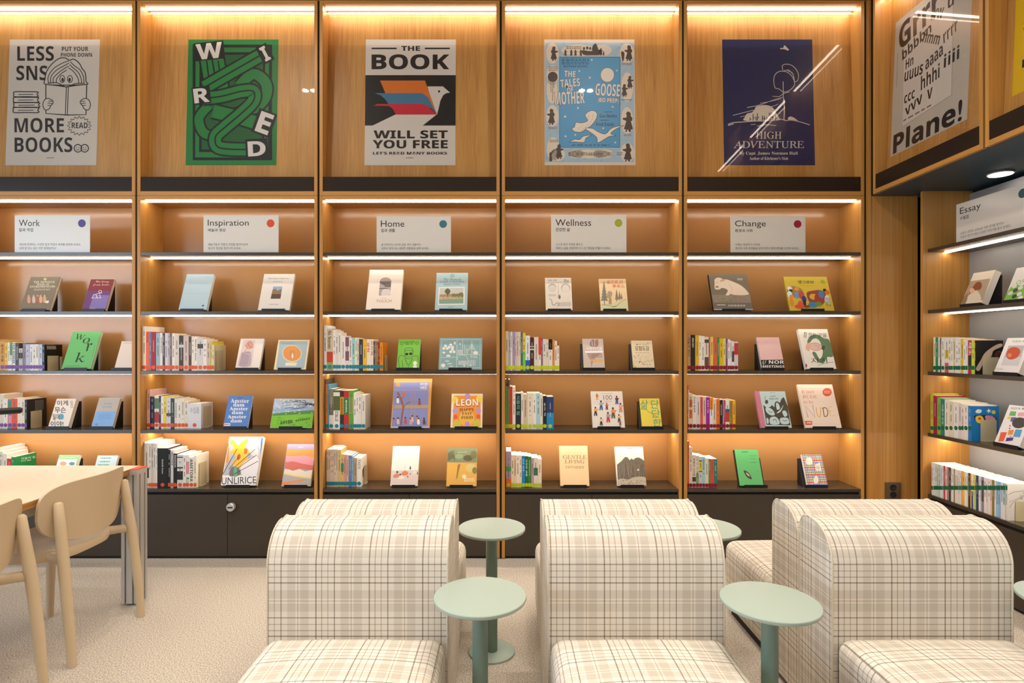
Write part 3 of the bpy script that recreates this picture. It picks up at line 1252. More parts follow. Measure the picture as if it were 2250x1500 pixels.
def display_book(fr, quad, col, ops, label, t=0.016, row=None, wall='back', spine=None, hard=False, mat='print', H=None, W=None, side=None, lipx=0.0, dep=0.038, lab2=None):
    """a book leaning on a stand; quad = TL TR BR BL of its front cover in crop units"""
    q = [(quad[0], quad[1]), (quad[2], quad[3]), (quad[4], quad[5]), (quad[6], quad[7])]
    pl, pr = fx(fr, q[3][0]), fx(fr, q[2][0])
    a0, a1 = wallpos(pl, dep, wall), wallpos(pr, dep, wall)
    w = W or (a1 - a0)
    ac = (a0 + a1) / 2 if W is None else a0 + w / 2
    z = ZS[row]
    if H is None:
        ptx, pty = fx(fr, (q[0][0] + q[1][0]) / 2), fy(fr, (q[0][1] + q[1][1]) / 2)
        zt = wallz(ptx, pty, dep + 0.09, wall)
        H = (zt - z - 0.002) / math.cos(TILT)
    sn, cs = math.sin(TILT), math.cos(TILT)
    zb = z + 0.0019 + (t / 2) * sn
    # front bottom edge at (dep, low); centre of the bottom is t/2 behind it
    loc, rz = set_place(ac, dep + (t / 2) * cs, zb, wall)
    bk = thing('display_book', label, 'book', loc, (-TILT, 0, rz))
    b = MB()
    cover_u(b, w, t, 0.0, H, 0.0022 if hard else 0.0009, col, spine)
    b.build('cover', M[mat], bk)
    b = MB()
    e = 0.003 if hard else 0.0006
    b.box(-w / 2 + 0.0025, w / 2 - e, -t / 2 + (0.0024 if hard else 0.001), t / 2 - (0.0024 if hard else 0.001), e, H - e)
    b.build('pages', M['pages'], bk)
    if ops:
        b = MB()
        Art(b, q, w, H, -t / 2).run(ops)
        b.build('cover_print', M[mat], bk)
    la = lab2 or label
    book_stand('stand under the ' + la.split(',')[0], ac + lipx, dep, z, wall, t=t)
    return bk


SHELFW = ['top', 'first', 'second', 'third', 'fourth', 'bottom']
ROWW = {2: 'upper', 3: 'middle', 4: 'lowest'}


def spine_marks(b, w, h, y, rnd, col, top, bot):
    """small dark or light type down a spine, too small to read"""
    z = h * top
    k = 0
    ww = min(w * 0.3, 0.0055)
    while z > h * bot and k < 16:
        l = rnd.uniform(0.003, 0.0075)
        b.face([(-ww / 2, y, z - l), (ww / 2, y, z - l), (ww / 2, y, z), (-ww / 2, y, z)], col)
        z -= l + rnd.uniform(0.0012, 0.0024)
        k += 1
        if rnd.random() < 0.12:
            z -= 0.02


def book_row(fr, x0, ybot, stick, ystick, spec, row, sign, wall='back', dep=None, deep=0.15, texts={}, blocks={}, first_big=0, bookend=None, lastcover=None, group=None):
    """spec: 'width,top,colour' items from left to right in crop units; tops and widths are turned into room sizes"""
    z = ZS[row]
    if dep is None:
        yb = fy(fr, ybot)
        dep = 0.016
        if row >= 3:
            dep = max(0.006, min(0.06, (EYE - z) * FPX / (yb - CY) - DIST))
    items = spec.split()
    x = x0
    n = len(items)
    rnd = random.Random(int(x0 + ybot * 3 + FR[fr][0]))
    last = None
    lim0 = (RA + 0.0215 if wall == 'right' else BAYX[NAMES.index(sign.split()[-1])] - IW / 2 + 0.0015)
    for i, it in enumerate(items):
        p = it.split(',')
        wz, top, col = float(p[0]), float(p[1]), p[2]
        dp = float(p[3]) if len(p) > 3 else deep + rnd.uniform(-0.012, 0.008)
        dp = min(dp, (RDEP if wall == 'right' else DEP) - dep - 0.006)
        pl, pr = fx(fr, x), fx(fr, x + wz)
        x += wz
        a0, a1 = wallpos(pl, dep, wall), wallpos(pr, dep, wall)
        a0 = max(a0, lim0 if last is None else last)
        a1 = max(a1, a0 + 0.0045)
        last = a1
        t = (a1 - a0) - 0.0005
        H = wallz((pl + pr) / 2, fy(fr, top), dep, wall) - z
        H = min(H, (ZS[row - 1] - TH if row else 9) - z - 0.008)
        jit = rnd.uniform(0, 0.003)
        loc, rz = set_place((a0 + a1) / 2, dep + jit, z + 0.0004, wall)
        side = 'right wall bookcase' if wall == 'right' else sign.split()[-1] + ' bookcase'
        lab = '%s book, %s from left in the %s book row of the %s' % (color_name(col), ORD[i], ROWW[row], side)
        bk = thing('book', lab, 'book', loc, (0, 0, rz), group='shelved books')
        # local frame: spine faces -y, book extends to +y
        b = MB()
        bd = min(0.001, t * 0.18)
        P = [(-t / 2, dp), (-t / 2, 0), (t / 2, 0), (t / 2, dp), (t / 2 - bd, dp), (t / 2 - bd, bd), (-t / 2 + bd, bd), (-t / 2 + bd, dp)]
        b.prism(P, 0, H, col)
        b.build('cover', M['print'], bk)
        b = MB(); b.box(-t / 2 + bd, t / 2 - bd, bd + 0.0004, dp - 0.001, 0.0006, H - 0.0006)
        b.build('pages', M['pages'], bk)
        b = MB()
        lc = lin(col)
        dark = 0.3 * lc[0] + 0.6 * lc[1] + 0.1 * lc[2] > 0.22
        mark = '6b6058' if dark else 'b8ab9e'
        for j, (f0, f1, c2) in enumerate(blocks.get(i, ())):
            yj = -0.0001 - 0.00006 * j
            b.face([(-t / 2, yj, H * f0), (t / 2, yj, H * f0), (t / 2, yj, H * f1), (-t / 2, yj, H * f1)], c2)
        if i in texts:
            s, st, c2, f0, f1, wf, ang = texts[i]
            vs, fs, ar = text_mesh(s, st)
            L_, W_ = H * (f1 - f0), t * wf
            pts = []
            for u, v in vs:
                if ang == 90:
                    pts.append(((v - 0.5) * W_, -0.0004, H * f1 - u * L_))
                else:
                    pts.append(((u - 0.5) * W_, -0.0004, H * f0 + v * L_))
            b.mesh_faces(pts, fs, c2)
        elif t > 0.005:
            spine_marks(b, t, H, -0.0004, rnd, mark, rnd.uniform(0.78, 0.93), rnd.uniform(0.3, 0.5))
        if b.f:
            b.build('spine_print', M['print'], bk)
        # round shelf-mark sticker wrapped on the spine
        zc = max(wallz((pl + pr) / 2, fy(fr, ystick), dep, wall) - z, 0.014)
        r = 0.0125
        b = MB()
        pts = []
        for k in range(24):
            a = 2 * math.pi * k / 24
            pts.append((max(-t / 2, min(t / 2, r * math.cos(a))), -0.0006, zc + r * math.sin(a)))
        pp = [pts[0]]
        for p_ in pts[1:]:
            if abs(p_[0] - pp[-1][0]) + abs(p_[2] - pp[-1][2]) > 1e-6:
                pp.append(p_)
        b.face(pp, stick)
        b.build('spine_sticker', M['print'], bk)
        if i == n - 1 and lastcover:
            b = MB()
            quad, ops = lastcover
            Art(b, [tuple(quad[0:2]), tuple(quad[2:4]), tuple(quad[4:6]), tuple(quad[6:8])], dp, H, 0.0).run(ops)
            b.build('cover_print', M['print'], bk, loc=(t / 2 + 0.0001, dp / 2, 0), rot=(0, 0, math.pi / 2))
    if bookend:
        hh, off = bookend
        loc, rz = set_place(last + 0.0035, dep + off, z + 0.0003, wall)
        be = thing('bookend', 'beige steel bookend closing the %s book row of the %s' % (ROWW[row], side), 'bookend', loc, (0, 0, rz), group='beige bookends')
        b = MB(); b.prism_x([(0, 0.0), (0.09, 0.0), (0.09, hh), (0.0, hh)], 0.0, 0.0012)
        b.build('upright_plate', M['bookend'], be)
        b = MB(); b.box(0.0014, 0.009, 0.012, 0.075, 0.0, 0.0010)
        b.build('foot_plate', M['bookend'], be)


def sign(px0, px1, ytop, title, sub, l1, l2, dot, row=0, wall='back', k=0):
    dep = 0.03
    a0, a1 = wallpos(px0, dep, wall), wallpos(px1, dep, wall)
    if wall == 'right':
        a1 = a0 + 0.48
    z = ZS[0]
    H = wallz(px0, ytop, dep, wall) - z
    w = a1 - a0
    loc, rz = set_place((a0 + a1) / 2, dep, z + 0.0005, wall)
    s = thing('shelf_sign', 'white shelf sign reading %s with a %s dot' % (title, dot[1]), 'sign', loc, (0, 0, rz))
    b = MB(); b.box(-w / 2, w / 2, 0, 0.006, 0, H)
    b.build('board', M['sign'], s, bevel=0.0008)
    b = MB()
    wt = {'Work': 46, 'Inspiration': 90, 'Home': 52, 'Wellness': 78, 'Change': 68, 'Essay': 50}[title]
    q = [(0, 0), (165, 0), (165, 81), (0, 81)]
    ar = lambda t_: text_mesh(t_, 'n')[2]
    dk = '2a2320'
    ops = [('t', title, 9.5, 9.5, 9.5 + wt, 23.5 if title not in ('Inspiration', 'Change', 'Essay') else 26.5, dk, 'n')]
    ops.append(('t', sub, 9.7, 27.5 + (1 if title in ('Inspiration', 'Change') else 0), 9.7 + 7.4 * ar(sub), 35.2, dk, 'k'))
    ops.append(('t', l1, 10.5, 60, 10.5 + 5.1 * ar(l1), 65.4, dk))
    ops.append(('t', l2, 10.5, 68, 10.5 + 5.1 * ar(l2), 73.4, dk))
    Art(b, q, w, H, 0.0).run(ops)
    b.build('lettering', M['print'], s)
    b = MB()
    Art(b, q, w, H, 0.0).run([('e', 147.5, 17.3, 8.5, 8.5, dot[0])])
    b.build('colour_dot', M['print'], s)


sign(32, 197.5, 473, 'Work', '일과 직업', '세상에 존재하는 다양한 일과 직업의 세계를 탐험해 보세요.', '내게 잘 맞는 일은 어떤 형태일까요?', ('56478a', 'purple'))
sign(447, 612, 473, 'Inspiration', '예술과 영감', '예술가들의 작품과 관점을 들여다보며', '일상의 영감을 충전시켜 보세요.', ('d5492a', 'red'))
sign(827.5, 991, 475, 'Home', '집과 생활', '홈 인테리어, 요리와 살림, 취미 생활까지.', '집에서 일어나는 내밀한 생활들을 살펴 보세요.', ('3f7384', 'teal'))
sign(1211, 1376.5, 472, 'Wellness', '건강한 삶', '스스로 몸과 마음을 돌보고,', '때로는 삶을 관찰하며 더 나은 매일을 만들어 보세요.', ('a3a637', 'lime'))
sign(1605.5, 1770, 475, 'Change', '환경과 사회', '이제는 외면하기 어려운', '환경과 사회 문제들을 알아가면서 함께 변화를 도모해 보세요.', ('98203c', 'crimson'))
sign(2101, 2300, 450, 'Essay', '수필집', '소설가, 과학자, 선생님은 어떤 생각을 할까요?', '서로의 계기가 되는 다양한 이야기를 들어 보세요.', ('2f5a55', 'green'), wall='right')

# rows of books, spine out
OR, TE, LI, CR, PU, GR = 'e0561f', '237f8e', 'bfc91a', '8a1f33', '7a4596', '12613f'
book_row('1', -22, 560, PU, 525, '20,272,c8a070 44,290,cf9340 26,300,e8b830 20,300,e8e0d8 22,300,5f9c48 28,300,e8e4e0 34,305,4a443c 34,355,b8b4b0 30,310,8a7c88 32,318,b8bcc8 30,318,d8d8dc 28,318,dcd4c8 28,318,e4dcd0 30,318,b4c4e0 22,320,1c1a18',
         2, 'purple-signed Work', texts={1: ('일하는 마음', 'k', '3a2a1a', .3, .9, .5, 90), 5: ('FREE WORKER', 'b', '23406e', .25, .97, .75, 90)}, blocks={4: [(.55, 1, '5f9c48'), (0, .55, 'e8e4dc')], 7: [(.55, .8, '2a2826')]},
         deep=0.152, bookend=(0.095, 0.02), lastcover=((380, 318, 522, 318, 522, 555, 380, 555), [('m', 398, 330, 470, 362, 4, 'cfc9c0'), ('r', 500, 430, 521, 553, 'd8d2c8')]))
book_row('1', -40, 1085, PU, 1058, '36,775,e4d8c8 34,778,d8ccbc 40,820,e8dccc 36,820,7a8ab0 52,815,e0542c 36,810,e8d8c4 32,820,e4d8c6 20,825,28282a', 3, 'purple-signed Work', deep=0.15,
         bookend=(0.11, 0.025), lastcover=((205, 825, 358, 825, 358, 1080, 205, 1080), [('m', 268, 840, 335, 930, 8, '8a8e86')]), blocks={3: [(.5, .95, '4a8a72'), (.05, .45, 'd890a8')]})
book_row('1', -50, 1632, PU, 1600, '38,1270,d8cdbf,.2 34,1300,e0d4c6,.19 38,1320,e4d8c8 42,1365,c8382c 30,1350,1e8a4c', 4, 'purple-signed Work', dep=0.03, deep=0.17,
         lastcover=((108, 1350, 285, 1330, 285, 1600, 108, 1620), [('t', '오늘의 일', 160, 1362, 275, 1382, 'e8ece4', 'k'), ('t', '비밀', 160, 1388, 240, 1400, 'e8ece4', 'k')]))
book_row('2a', 52, 1370, OR, 1332, '60,825,ede3d6,.2 44,890,e8631c 27,895,5a74a8 53,898,a3161f 53,905,9ab4bc 31,905,e8ddd2 29,908,4a3c35 33,910,d9cdd0 27,910,b3aec4 28,908,7d6353 33,912,ebe0d4 55,925,d6cabc 53,940,3c3836 66,942,d0b8ac 35,950,4a4038 32,950,e8dcce 40,960,ece2d6 70,970,d3cbc6 43,985,e8e0d8 47,1010,c9b39f 20,1010,d8c53a 26,1055,d8cba8',
         2, 'red-signed Inspiration', texts={1: ('디자인', 'k', '2a1a12', .72, .97, .6, 90), 16: ('BOOK OF IDEAS', 'b', '2a2420', .3, .93, .35, 90)}, blocks={12: [(.66, .74, 'd8d0c8')], 17: [(.68, .82, '4a4440')]},
         bookend=(0.13, 0.02), deep=0.145)
book_row('2b', 125, 680, OR, 640, '40,205,e8b9b0,.19 55,285,2c2f5e 55,275,e9e0d4 26,278,35305c 32,285,e9e0d0 35,285,e5c832 52,300,c9ccd8 48,310,3a4642 35,315,ddd6cc 52,325,e0d8ca 32,330,e6dccb 50,345,dcd2c0 160,378,dad6d8,.15', 3, 'red-signed Inspiration',
         blocks={1: [(.88, .98, '6a5a34'), (.9, .96, '2c2f5e')], 2: [(.6, .92, '5a8a5c'), (.18, .5, 'b03a2c')], 6: [(.4, .5, '5a4440')]},
         texts={0: ('THE BESTIES', 'b', '8a5a48', .5, .9, .5, 90), 12: ('수집품', 'n', '8c8c96', .62, .86, .7, 0)}, bookend=(0.14, 0.03), deep=0.145)
book_row('2b', 45, 1415, OR, 1378, '50,845,e4dcd2,.2 55,865,ece4da,.2 27,868,e2d8cc,.2 30,868,c9bfb5,.2 28,868,d8d0c6,.2 20,868,e4dcd2,.2 132,925,1b1a1a,.16 30,945,1d1c1c,.16 38,950,cfcbc8,.16 46,990,1c1c1c 72,1003,d8d4d0 38,1010,e6e0d8 36,1010,e8e2d8 58,1038,e9e2d6 32,1020,ece2cc', 4, 'red-signed Inspiration',
         texts={6: ('Kinfolk home', 's', 'e0dcd4', .35, .72, .14, 90), 12: ('CT', 'b', '3f7a50', .04, .32, .8, 0), 13: ('AMETORA', 'b', '3a332c', .2, .94, .62, 90), 8: ('ARCHIVE', 'b', '2a2624', .6, .95, .5, 90), 9: ('DESIGN', 'b', 'c8c4be', .6, .95, .5, 90)},
         blocks={1: [(.22, .45, '1d1c1a')], 10: [(.58, .93, '2a2826'), (.62, .9, 'd8d4d0'), (.24, .5, '2a2826')], 12: [(.42, .8, 'd88c94')]}, bookend=(0.15, 0.03), deep=0.155)
book_row('3a', 60, 1370, TE, 1325, '40,812,dde0e2,.2 75,853,cbb491,.19 35,870,e4d9cf 30,875,d9cec4 35,900,e3d8cc 55,940,e6dcd2 45,960,e3cfc8 35,970,e5dcd0 40,972,9cc8c0 25,965,e8ddd0 25,970,d8c8a8 48,985,343a48 45,985,f0b41c 45,985,eadcc4 38,985,e8dac0 20,1010,4a4658 20,1015,7a8a3a 20,1020,b83a2a 20,1025,8a3020 38,1025,e58a1c', 2, 'teal-signed Home',
         texts={1: ('Six Seasons', 's', '3a2c1c', .52, .95, .62, 90), 14: ('요리책', 'k', 'c0392b', .5, .95, .6, 90), 13: ('살림', 'k', 'c0392b', .6, .9, .6, 90)},
         blocks={1: [(.02, .45, '7a2f1f'), (.02, .42, 'd9541e'), (.02, .3, '8a9a4c'), (.2, .45, 'c23a22')], 6: [(.72, 1, '7d5560'), (.3, .58, '7d5560')]}, deep=0.14,
         bookend=(0.1, 0.04))
book_row('3b', 52, 690, TE, 650, '30,75,5a4a3c,.2 26,145,e08030,.19 20,140,5aa0c0,.19 55,195,8a7c68,.17 80,210,566036,.17 48,215,3a2c26,.17 62,215,c42a2c,.17 56,212,5d9c34,.17 36,240,e8dfd4 26,255,e4dace 38,270,e0d6ca 48,270,ddd3c6', 3, 'teal-signed Home',
         texts={4: ('EAT SMALL LIVE', 'b', '2a2a24', .2, .46, .55, 90), 6: ('BOWL', 'b', 'f0e0d0', .42, .75, .3, 90), 5: ('ASIAN', 'b', '2a1a10', .4, .8, .35, 90)},
         blocks={0: [(.5, .9, '7a6a58'), (.1, .3, '3a3028')], 3: [(0, .35, 'd9d2c6'), (.35, .62, '6f6554')], 4: [(0, .48, 'e8e2d6'), (.85, .95, 'dcd8c8')], 5: [(.38, .84, 'c8862c')], 6: [(.38, .82, '2f7a44')], 7: [(.4, .83, '8a9a50')]}, deep=0.145)
book_row('3b', 95, 1400, TE, 1362, '24,940,d9c6b4,.17 24,940,d6c3b0,.17 22,940,dac8b6,.17 24,940,d4c2b0,.17 24,940,d9c6b4,.17 22,940,d7c4b2,.17 40,945,cfb87c 35,1000,e2b960 30,1005,cf9a90 30,1010,d9b49c 38,1015,5f7dac 22,1025,86aac6 42,1045,b0987c 55,1050,efe6da', 4, 'teal-signed Home',
         texts={13: ('TASTE', 'n', '4a3c32', .62, .95, .6, 90)}, blocks={7: [(.45, .72, '2f8a6c')]}, bookend=(0.12, 0.06), deep=0.15,
         lastcover=((520, 1005, 585, 1000, 585, 1390, 520, 1395), [('p', [535, 1290, 530, 1180, 552, 1140, 566, 1150, 548, 1190, 545, 1280], '8a5a3c')]))
book_row('4a', 55, 1370, LI, 1335, '42,885,e8c9a4 27,892,9aa4ac 22,892,d8d4d0 30,892,a88aa4 20,892,b8bcc0 30,895,d8bc9c 22,895,d8d0c4 24,897,4a6278 36,905,e3c31c 55,940,dce0e4 50,965,4a2420 55,958,dcd2c4 32,965,e8e0d8 22,970,8a6068 38,982,e0d2c4 32,985,dccfc0 48,985,e4dace 26,985,e08a2c 32,1005,e8dac4 28,1065,ecdccc', 2, 'lime-signed Wellness',
         blocks={9: [(0, .3, '1f5fb0')], 12: [(.48, 1, 'e03c30')], 16: [(.67, 1, '241f1e')], 8: [(0, .5, '7ac43a')], 10: [(.62, .66, 'd8c8bc'), (.72, .74, 'd8c8bc')]}, deep=0.14)
book_row('4b', 50, 690, LI, 652, '22,75,8a8474,.2 26,185,4f9c3c,.2 16,80,8a7050,.2 32,165,d23c28,.19 38,170,ece0d0,.18 68,250,2b2b38 30,240,e4d8c6 48,262,cdb99c 68,245,e2d4bc 42,245,ebe0d0 50,245,a8ccd4 32,262,e8dcc6 48,280,28282e 86,290,27406e', 3, 'lime-signed Wellness',
         texts={5: ('식물의 힘', 'k', '6fae8a', .4, .95, .6, 90), 12: ('숨의 책', 'k', 'e0d8cc', .4, .8, .4, 90)}, blocks={13: [(0, .5, '1a8cc0')]}, deep=0.14)
book_row('4b', 65, 1410, LI, 1380, '66,965,a99ab4,.17 33,1010,f0d9b8 30,1012,e4cba8 38,1015,eddccc 30,1015,f0d8b4 40,1020,1f80b8 38,1025,1d6a3a 40,1030,3f7a34 30,1045,b898a8 50,1045,e4d8c4 48,1060,ead8c2', 4, 'lime-signed Wellness',
         blocks={0: [(0, .25, 'e4702c'), (.45, .58, '4f9c5c')], 9: [(.4, .66, '3a6a4a')]}, texts={5: ('건강', 'n', 'd8e8f0', .5, .92, .4, 90), 6: ('건강한 생활', 'k', 'dce8d8', .35, .9, .5, 90)}, deep=0.14)
book_row('5a', 60, 1365, CR, 1335, '38,935,c49a68 58,932,2c2622 45,935,dcac18 28,940,ece2d4 42,945,e8e4da 50,955,e6cdb4 22,955,a87a90 35,955,eec04a 12,960,5a7ab0 35,960,e8622a 30,960,2f8a50 45,975,dcb41c 35,975,e0cc80 22,980,6a4a78 28,985,eee6e0 24,1000,e4dcd8 30,1010,e8e0dc 48,1015,d8d0cc', 2, 'crimson-signed Change',
         texts={0: ('내일의 바다', 'k', '2a1a10', .4, .95, .7, 90), 1: ('ANIMAL RIGHTS', 'b', 'dcd4cc', .65, .92, .35, 90)}, blocks={17: [(.55, .95, 'd02c2c')], 16: [(.3, .66, '4a4450')], 5: [(.1, .4, '6a4a40'), (.82, .92, '4a3a34')]}, deep=0.14)
book_row('5b', 58, 690, CR, 650, '12,145,b83018,.2 12,205,e8e0d4,.19 40,250,ecd8a4 48,270,e8e2dc 48,285,d9d0c8 32,290,e05a50 40,292,dcc4a0 45,295,a01c9c 40,300,e8e0d8 40,318,d8d0c4 44,318,ee7418 38,330,2a2220 16,330,b09ac0 18,330,c04050 48,335,ece4da 25,340,8a9848 14,342,d05030 38,335,e8b414', 3, 'crimson-signed Change',
         texts={3: ('이것은 환경책', 'k', '3a302a', .5, .95, .5, 90), 7: ('초록의 시간', 'k', 'e8d8e8', .5, .92, .4, 90)}, blocks={2: [(.62, .82, 'e0703a'), (.3, .55, 'e0703a')], 8: [(.62, 1, 'e88a14')], 14: [(.35, .7, '3a4a90'), (.25, .6, 'c04030')]}, deep=0.145)
book_row('5b', 58, 1410, CR, 1388, '24,840,d86a3a,.18 38,915,e8ddd0,.17 45,1010,dcd0c0 38,1020,d0c8b8 40,1032,d0cac4 35,1032,9cc8cc 42,1050,dccfba 25,1058,5a8a54 42,1060,dc4a34 42,1060,2c7c74', 4, 'crimson-signed Change',
         texts={1: ('지구를 위한', 'k', '5a4c40', .4, .9, .4, 90), 2: ('동물의 시간들', 'k', '4a3c32', .35, .9, .4, 90)}, blocks={4: [(.5, .88, '2a2620'), (.53, .85, 'e0c030')], 2: [(.18, .32, '4a3c30')], 3: [(.1, .45, '8aa080')]}, deep=0.14)
book_row('r2', 702, 630, GR, 600, '27,283,d8dcb8 23,285,2c8a4c 21,288,e4e4e0 15,290,4a3a34 35,290,e4e0d8 40,290,e0dcd6 24,292,dcd8d0 20,294,e8e4dc 24,296,d8c89c 28,298,e4e0e0 28,300,dcdad8 29,303,e0b81c 22,308,e8e4e0 22,310,e4dcd4 40,316,b83030 33,318,c8d048 12,318,1a1a18', 2, 'right', wall='right', dep=0.012, deep=0.15,
         texts={14: ('채소', 'k', 'f0e8e0', .55, .95, .7, 90)}, blocks={5: [(.4, .65, 'd0b828'), (.0, .28, 'd85068')], 14: [(.2, .55, '3a2a24')]},
         bookend=(0.095, 0.035), lastcover=((1112, 318, 1340, 318, 1340, 660, 1112, 655), [('P', [1112, 600, 1150, 520, 1190, 440, 1270, 370, 1325, 350, 1330, 380, 1260, 420, 1240, 480, 1180, 540, 1140, 620], 'c9b09a'), ('L', [1270, 470, 1300, 430, 1330, 450], 8, '8a3a28'), ('L', [1280, 480, 1310, 450], 8, '8a3a28')]))
book_row('r2', 672, 1245, GR, 1220, '34,865,c8b838 36,888,a02a40 40,908,7ab04c 42,920,2f7a70 42,930,e8dcc8 46,945,dcd0b8 48,957,e4dcd8 34,966,d8ccc4 24,975,e0d4cc 44,980,e8dad0 34,992,1f78b8', 3, 'right', wall='right', dep=0.012, deep=0.165,
         texts={3: ('여름의 문장', 'k', 'c8dcd8', .3, .85, .4, 90)}, bookend=(0.12, 0.05),
         lastcover=((1090, 992, 1335, 990, 1325, 1325, 1085, 1325), [('P', [1125, 1045, 1145, 1022, 1180, 1030, 1170, 1055, 1140, 1058], 'e8ecec'), ('e', 1285, 1048, 18, 18, 'd8d04c'), ('p', [1240, 1012, 1247, 1028, 1263, 1022, 1254, 1036, 1262, 1050, 1246, 1046, 1236, 1060, 1234, 1042, 1220, 1038, 1234, 1030], 'e8ecec'),
                                                                              ('P', [1110, 1090, 1150, 1078, 1230, 1075, 1300, 1095, 1310, 1140, 1250, 1160, 1150, 1155], '2a2a30'), ('P', [1125, 1095, 1180, 1085, 1200, 1150, 1140, 1150], 'e0c438'), ('P', [1210, 1085, 1270, 1085, 1300, 1120, 1230, 1140], 'd890a8'), ('e', 1270, 1130, 28, 16, 'e0c438'), ('e', 1160, 1110, 14, 12, 'd03c34')]))
RW5 = ['e0dcd8', 'e4e0dc', 'd8d4dc', 'd4d8b8', 'a8ccd0', 'e4e0dc', 'dcd4d8', 'c02c40', 'e0c8c0', 'a08078', '4a342c', 'dcd8dc', 'e0e0e4', '8a7a68', 'e8d8a8', 'e0dcd0', 'd8d8e0', 'e4dcdc', 'e8a868', 'e8b828', 'e8e0d4', 'dcd8dc', '3a3038', 'e0a838', '2f5fa8',
       'dcd048', 'a8c8e0', '3a4458', 'e4e0e0', 'd8d4d8', '8a8890', 'e8dcdc', 'e4d4cc', 'e0dcdc', 'e8c8b8', '8a7a30', 'e4e0e4', 'a0c0dc', '8ab4d8', 'dcd8dc', 'a8c8c8', 'dcd4cc']
spec = []
for i, c in enumerate(RW5):
    # equal thicknesses along the counter, seen getting wider towards the camera
    pa = [2.61 + 0.0] * 2
    spec.append((i, c))
A0_, A1_ = wallpos(fx('r3', 893), 0.012, 'right'), wallpos(fx('r3', 1783), 0.012, 'right')
px_of = lambda a: CX + FPX * 2.622 / (DIST - a)
its = []
rr = random.Random(5)
ws_ = [rr.uniform(0.7, 1.3) for _ in RW5]
S_ = sum(ws_)
acc_ = 0
for w_, c in zip(ws_, RW5):
    e0 = A0_ + (A1_ - A0_) * acc_ / S_
    acc_ += w_
    e1 = A0_ + (A1_ - A0_) * acc_ / S_
    x0_, x1_ = (px_of(e0) - 1880) * FR['r3'][2], (px_of(e1) - 1880) * FR['r3'][2]
    top = 190 + (445 - 190) * ((x0_ + x1_) / 2 - 893) / (1783 - 893)
    its.append('%.3f,%.1f,%s' % (x1_ - x0_, top, c))
book_row('r3', 893, 520, GR, 490, ' '.join(its), 4, 'right', wall='right', dep=0.012, deep=0.14, blocks={24: [(.5, 1, 'e8dcc0')], 30: [(.3, .9, '4a4848')], 40: [(.4, 1, '9cc4c0'), (0, .4, 'e0d8cc')]},
         bookend=(0.1, 0.04), lastcover=((1783, 445, 1985, 445, 1985, 840, 1783, 840), [('L', [1790, 560, 1840, 530, 1900, 520, 1980, 480], 4, '8a8480'), ('L', [1800, 700, 1830, 640, 1900, 590, 1930, 545, 1900, 540], 4, '8a8480'), ('L', [1880, 590, 1900, 610, 1885, 560], 4, '8a8480'), ('L', [1795, 640, 1860, 600, 1920, 560], 3, '8a8480')]))

# ------------------------------------------------------------------ posters behind the acrylic
PT = math.atan2(0.05, Z_UP - 0.02 - 2.36)


def poster(a, wall, label, col, quad, ops, w=0.594, h=0.841, zb=2.545):
    dep = 0.062 + math.tan(PT) * (zb - 2.36) + 0.0052
    if wall == 'back':
        loc, rz = (a, dep, zb), 0.0
    else:
        loc, rz = (2.33 + dep, -a, zb), -math.pi / 2
    t = thing('poster', label, 'poster', loc, (-PT, 0, rz))
    b = MB(); b.box(-w / 2, w / 2, 0.0, 0.0004, 0, h, col)
    b.build('sheet', M['print'], t)
    b = MB()
    q = [tuple(quad[0:2]), tuple(quad[2:4]), tuple(quad[4:6]), tuple(quad[6:8])]
    Art(b, q, w, h, 0.0, 0.000022).run(ops)
    b.build('poster_print', M['print'], t)
    return t


def star(cx, cy, r, col, n=5, k=0.42, ph=-90):
    p = []
    for i in range(2 * n):
        a = math.radians(ph + 180.0 * i / n)
        rr_ = r if i % 2 == 0 else r * k
        p += [cx + rr_ * math.cos(a), cy + rr_ * math.sin(a)]
    return ('p', p, col)


def pcx(x):
    return xpx(x, 0.088)


INK = '211813'
# a reader behind a book
o = [('t', 'LESS', 114, 308, 377, 415, INK, 'b'), ('t', 'SNS', 106, 448, 330, 554, INK, 'b'), ('t', 'PUT YOUR', 435, 312, 625, 344, INK, 'b'),
     ('t', 'PHONE DOWN', 428, 357, 652, 385, INK, 'b'), ('t', 'MORE', 90, 824, 447, 928, INK, 'b'), ('t', 'BOOKS', 90, 962, 507, 1068, INK, 'b')]
hair = [330, 585, 313, 545, 325, 490, 360, 440, 410, 400, 455, 393, 490, 410, 520, 402, 560, 432, 580, 470, 602, 500, 607, 560, 600, 585]
o += [('P', hair, 'c9bcae'), ('Q', hair, 7, INK)]
for k, sh in enumerate(((340, 580, 335, 530, 375, 470, 440, 430, 485, 415), (355, 578, 355, 530, 395, 482, 450, 450, 487, 430), (375, 578, 372, 540, 410, 500, 455, 468, 485, 452),
                        (592, 580, 590, 530, 565, 480, 525, 450, 495, 420), (575, 580, 572, 540, 550, 495, 515, 465, 490, 440), (555, 580, 552, 545, 530, 505, 505, 480, 482, 465), (395, 575, 396, 545, 425, 510, 470, 480))):
    o.append(('L', list(sh), 6, INK))
o += [('e', 437, 545, 17, 25, 'd8ccc0'), ('o', 437, 545, 17, 25, 6, INK), ('e', 492, 545, 17, 25, 'd8ccc0'), ('o', 492, 545, 17, 25, 6, INK), ('e', 439, 550, 9, 15, INK), ('e', 490, 550, 9, 15, INK)]
bk_ = [318, 586, 400, 592, 466, 602, 540, 590, 613, 586, 606, 800, 470, 803, 318, 792]
o += [('p', bk_, 'c9bcae'), ('q', bk_, 8, INK), ('L', [330, 575, 400, 572, 466, 602, 530, 578, 600, 576], 6, INK), ('l', [466, 602, 458, 800], 6, INK), ('l', [480, 600, 472, 800], 6, INK)]
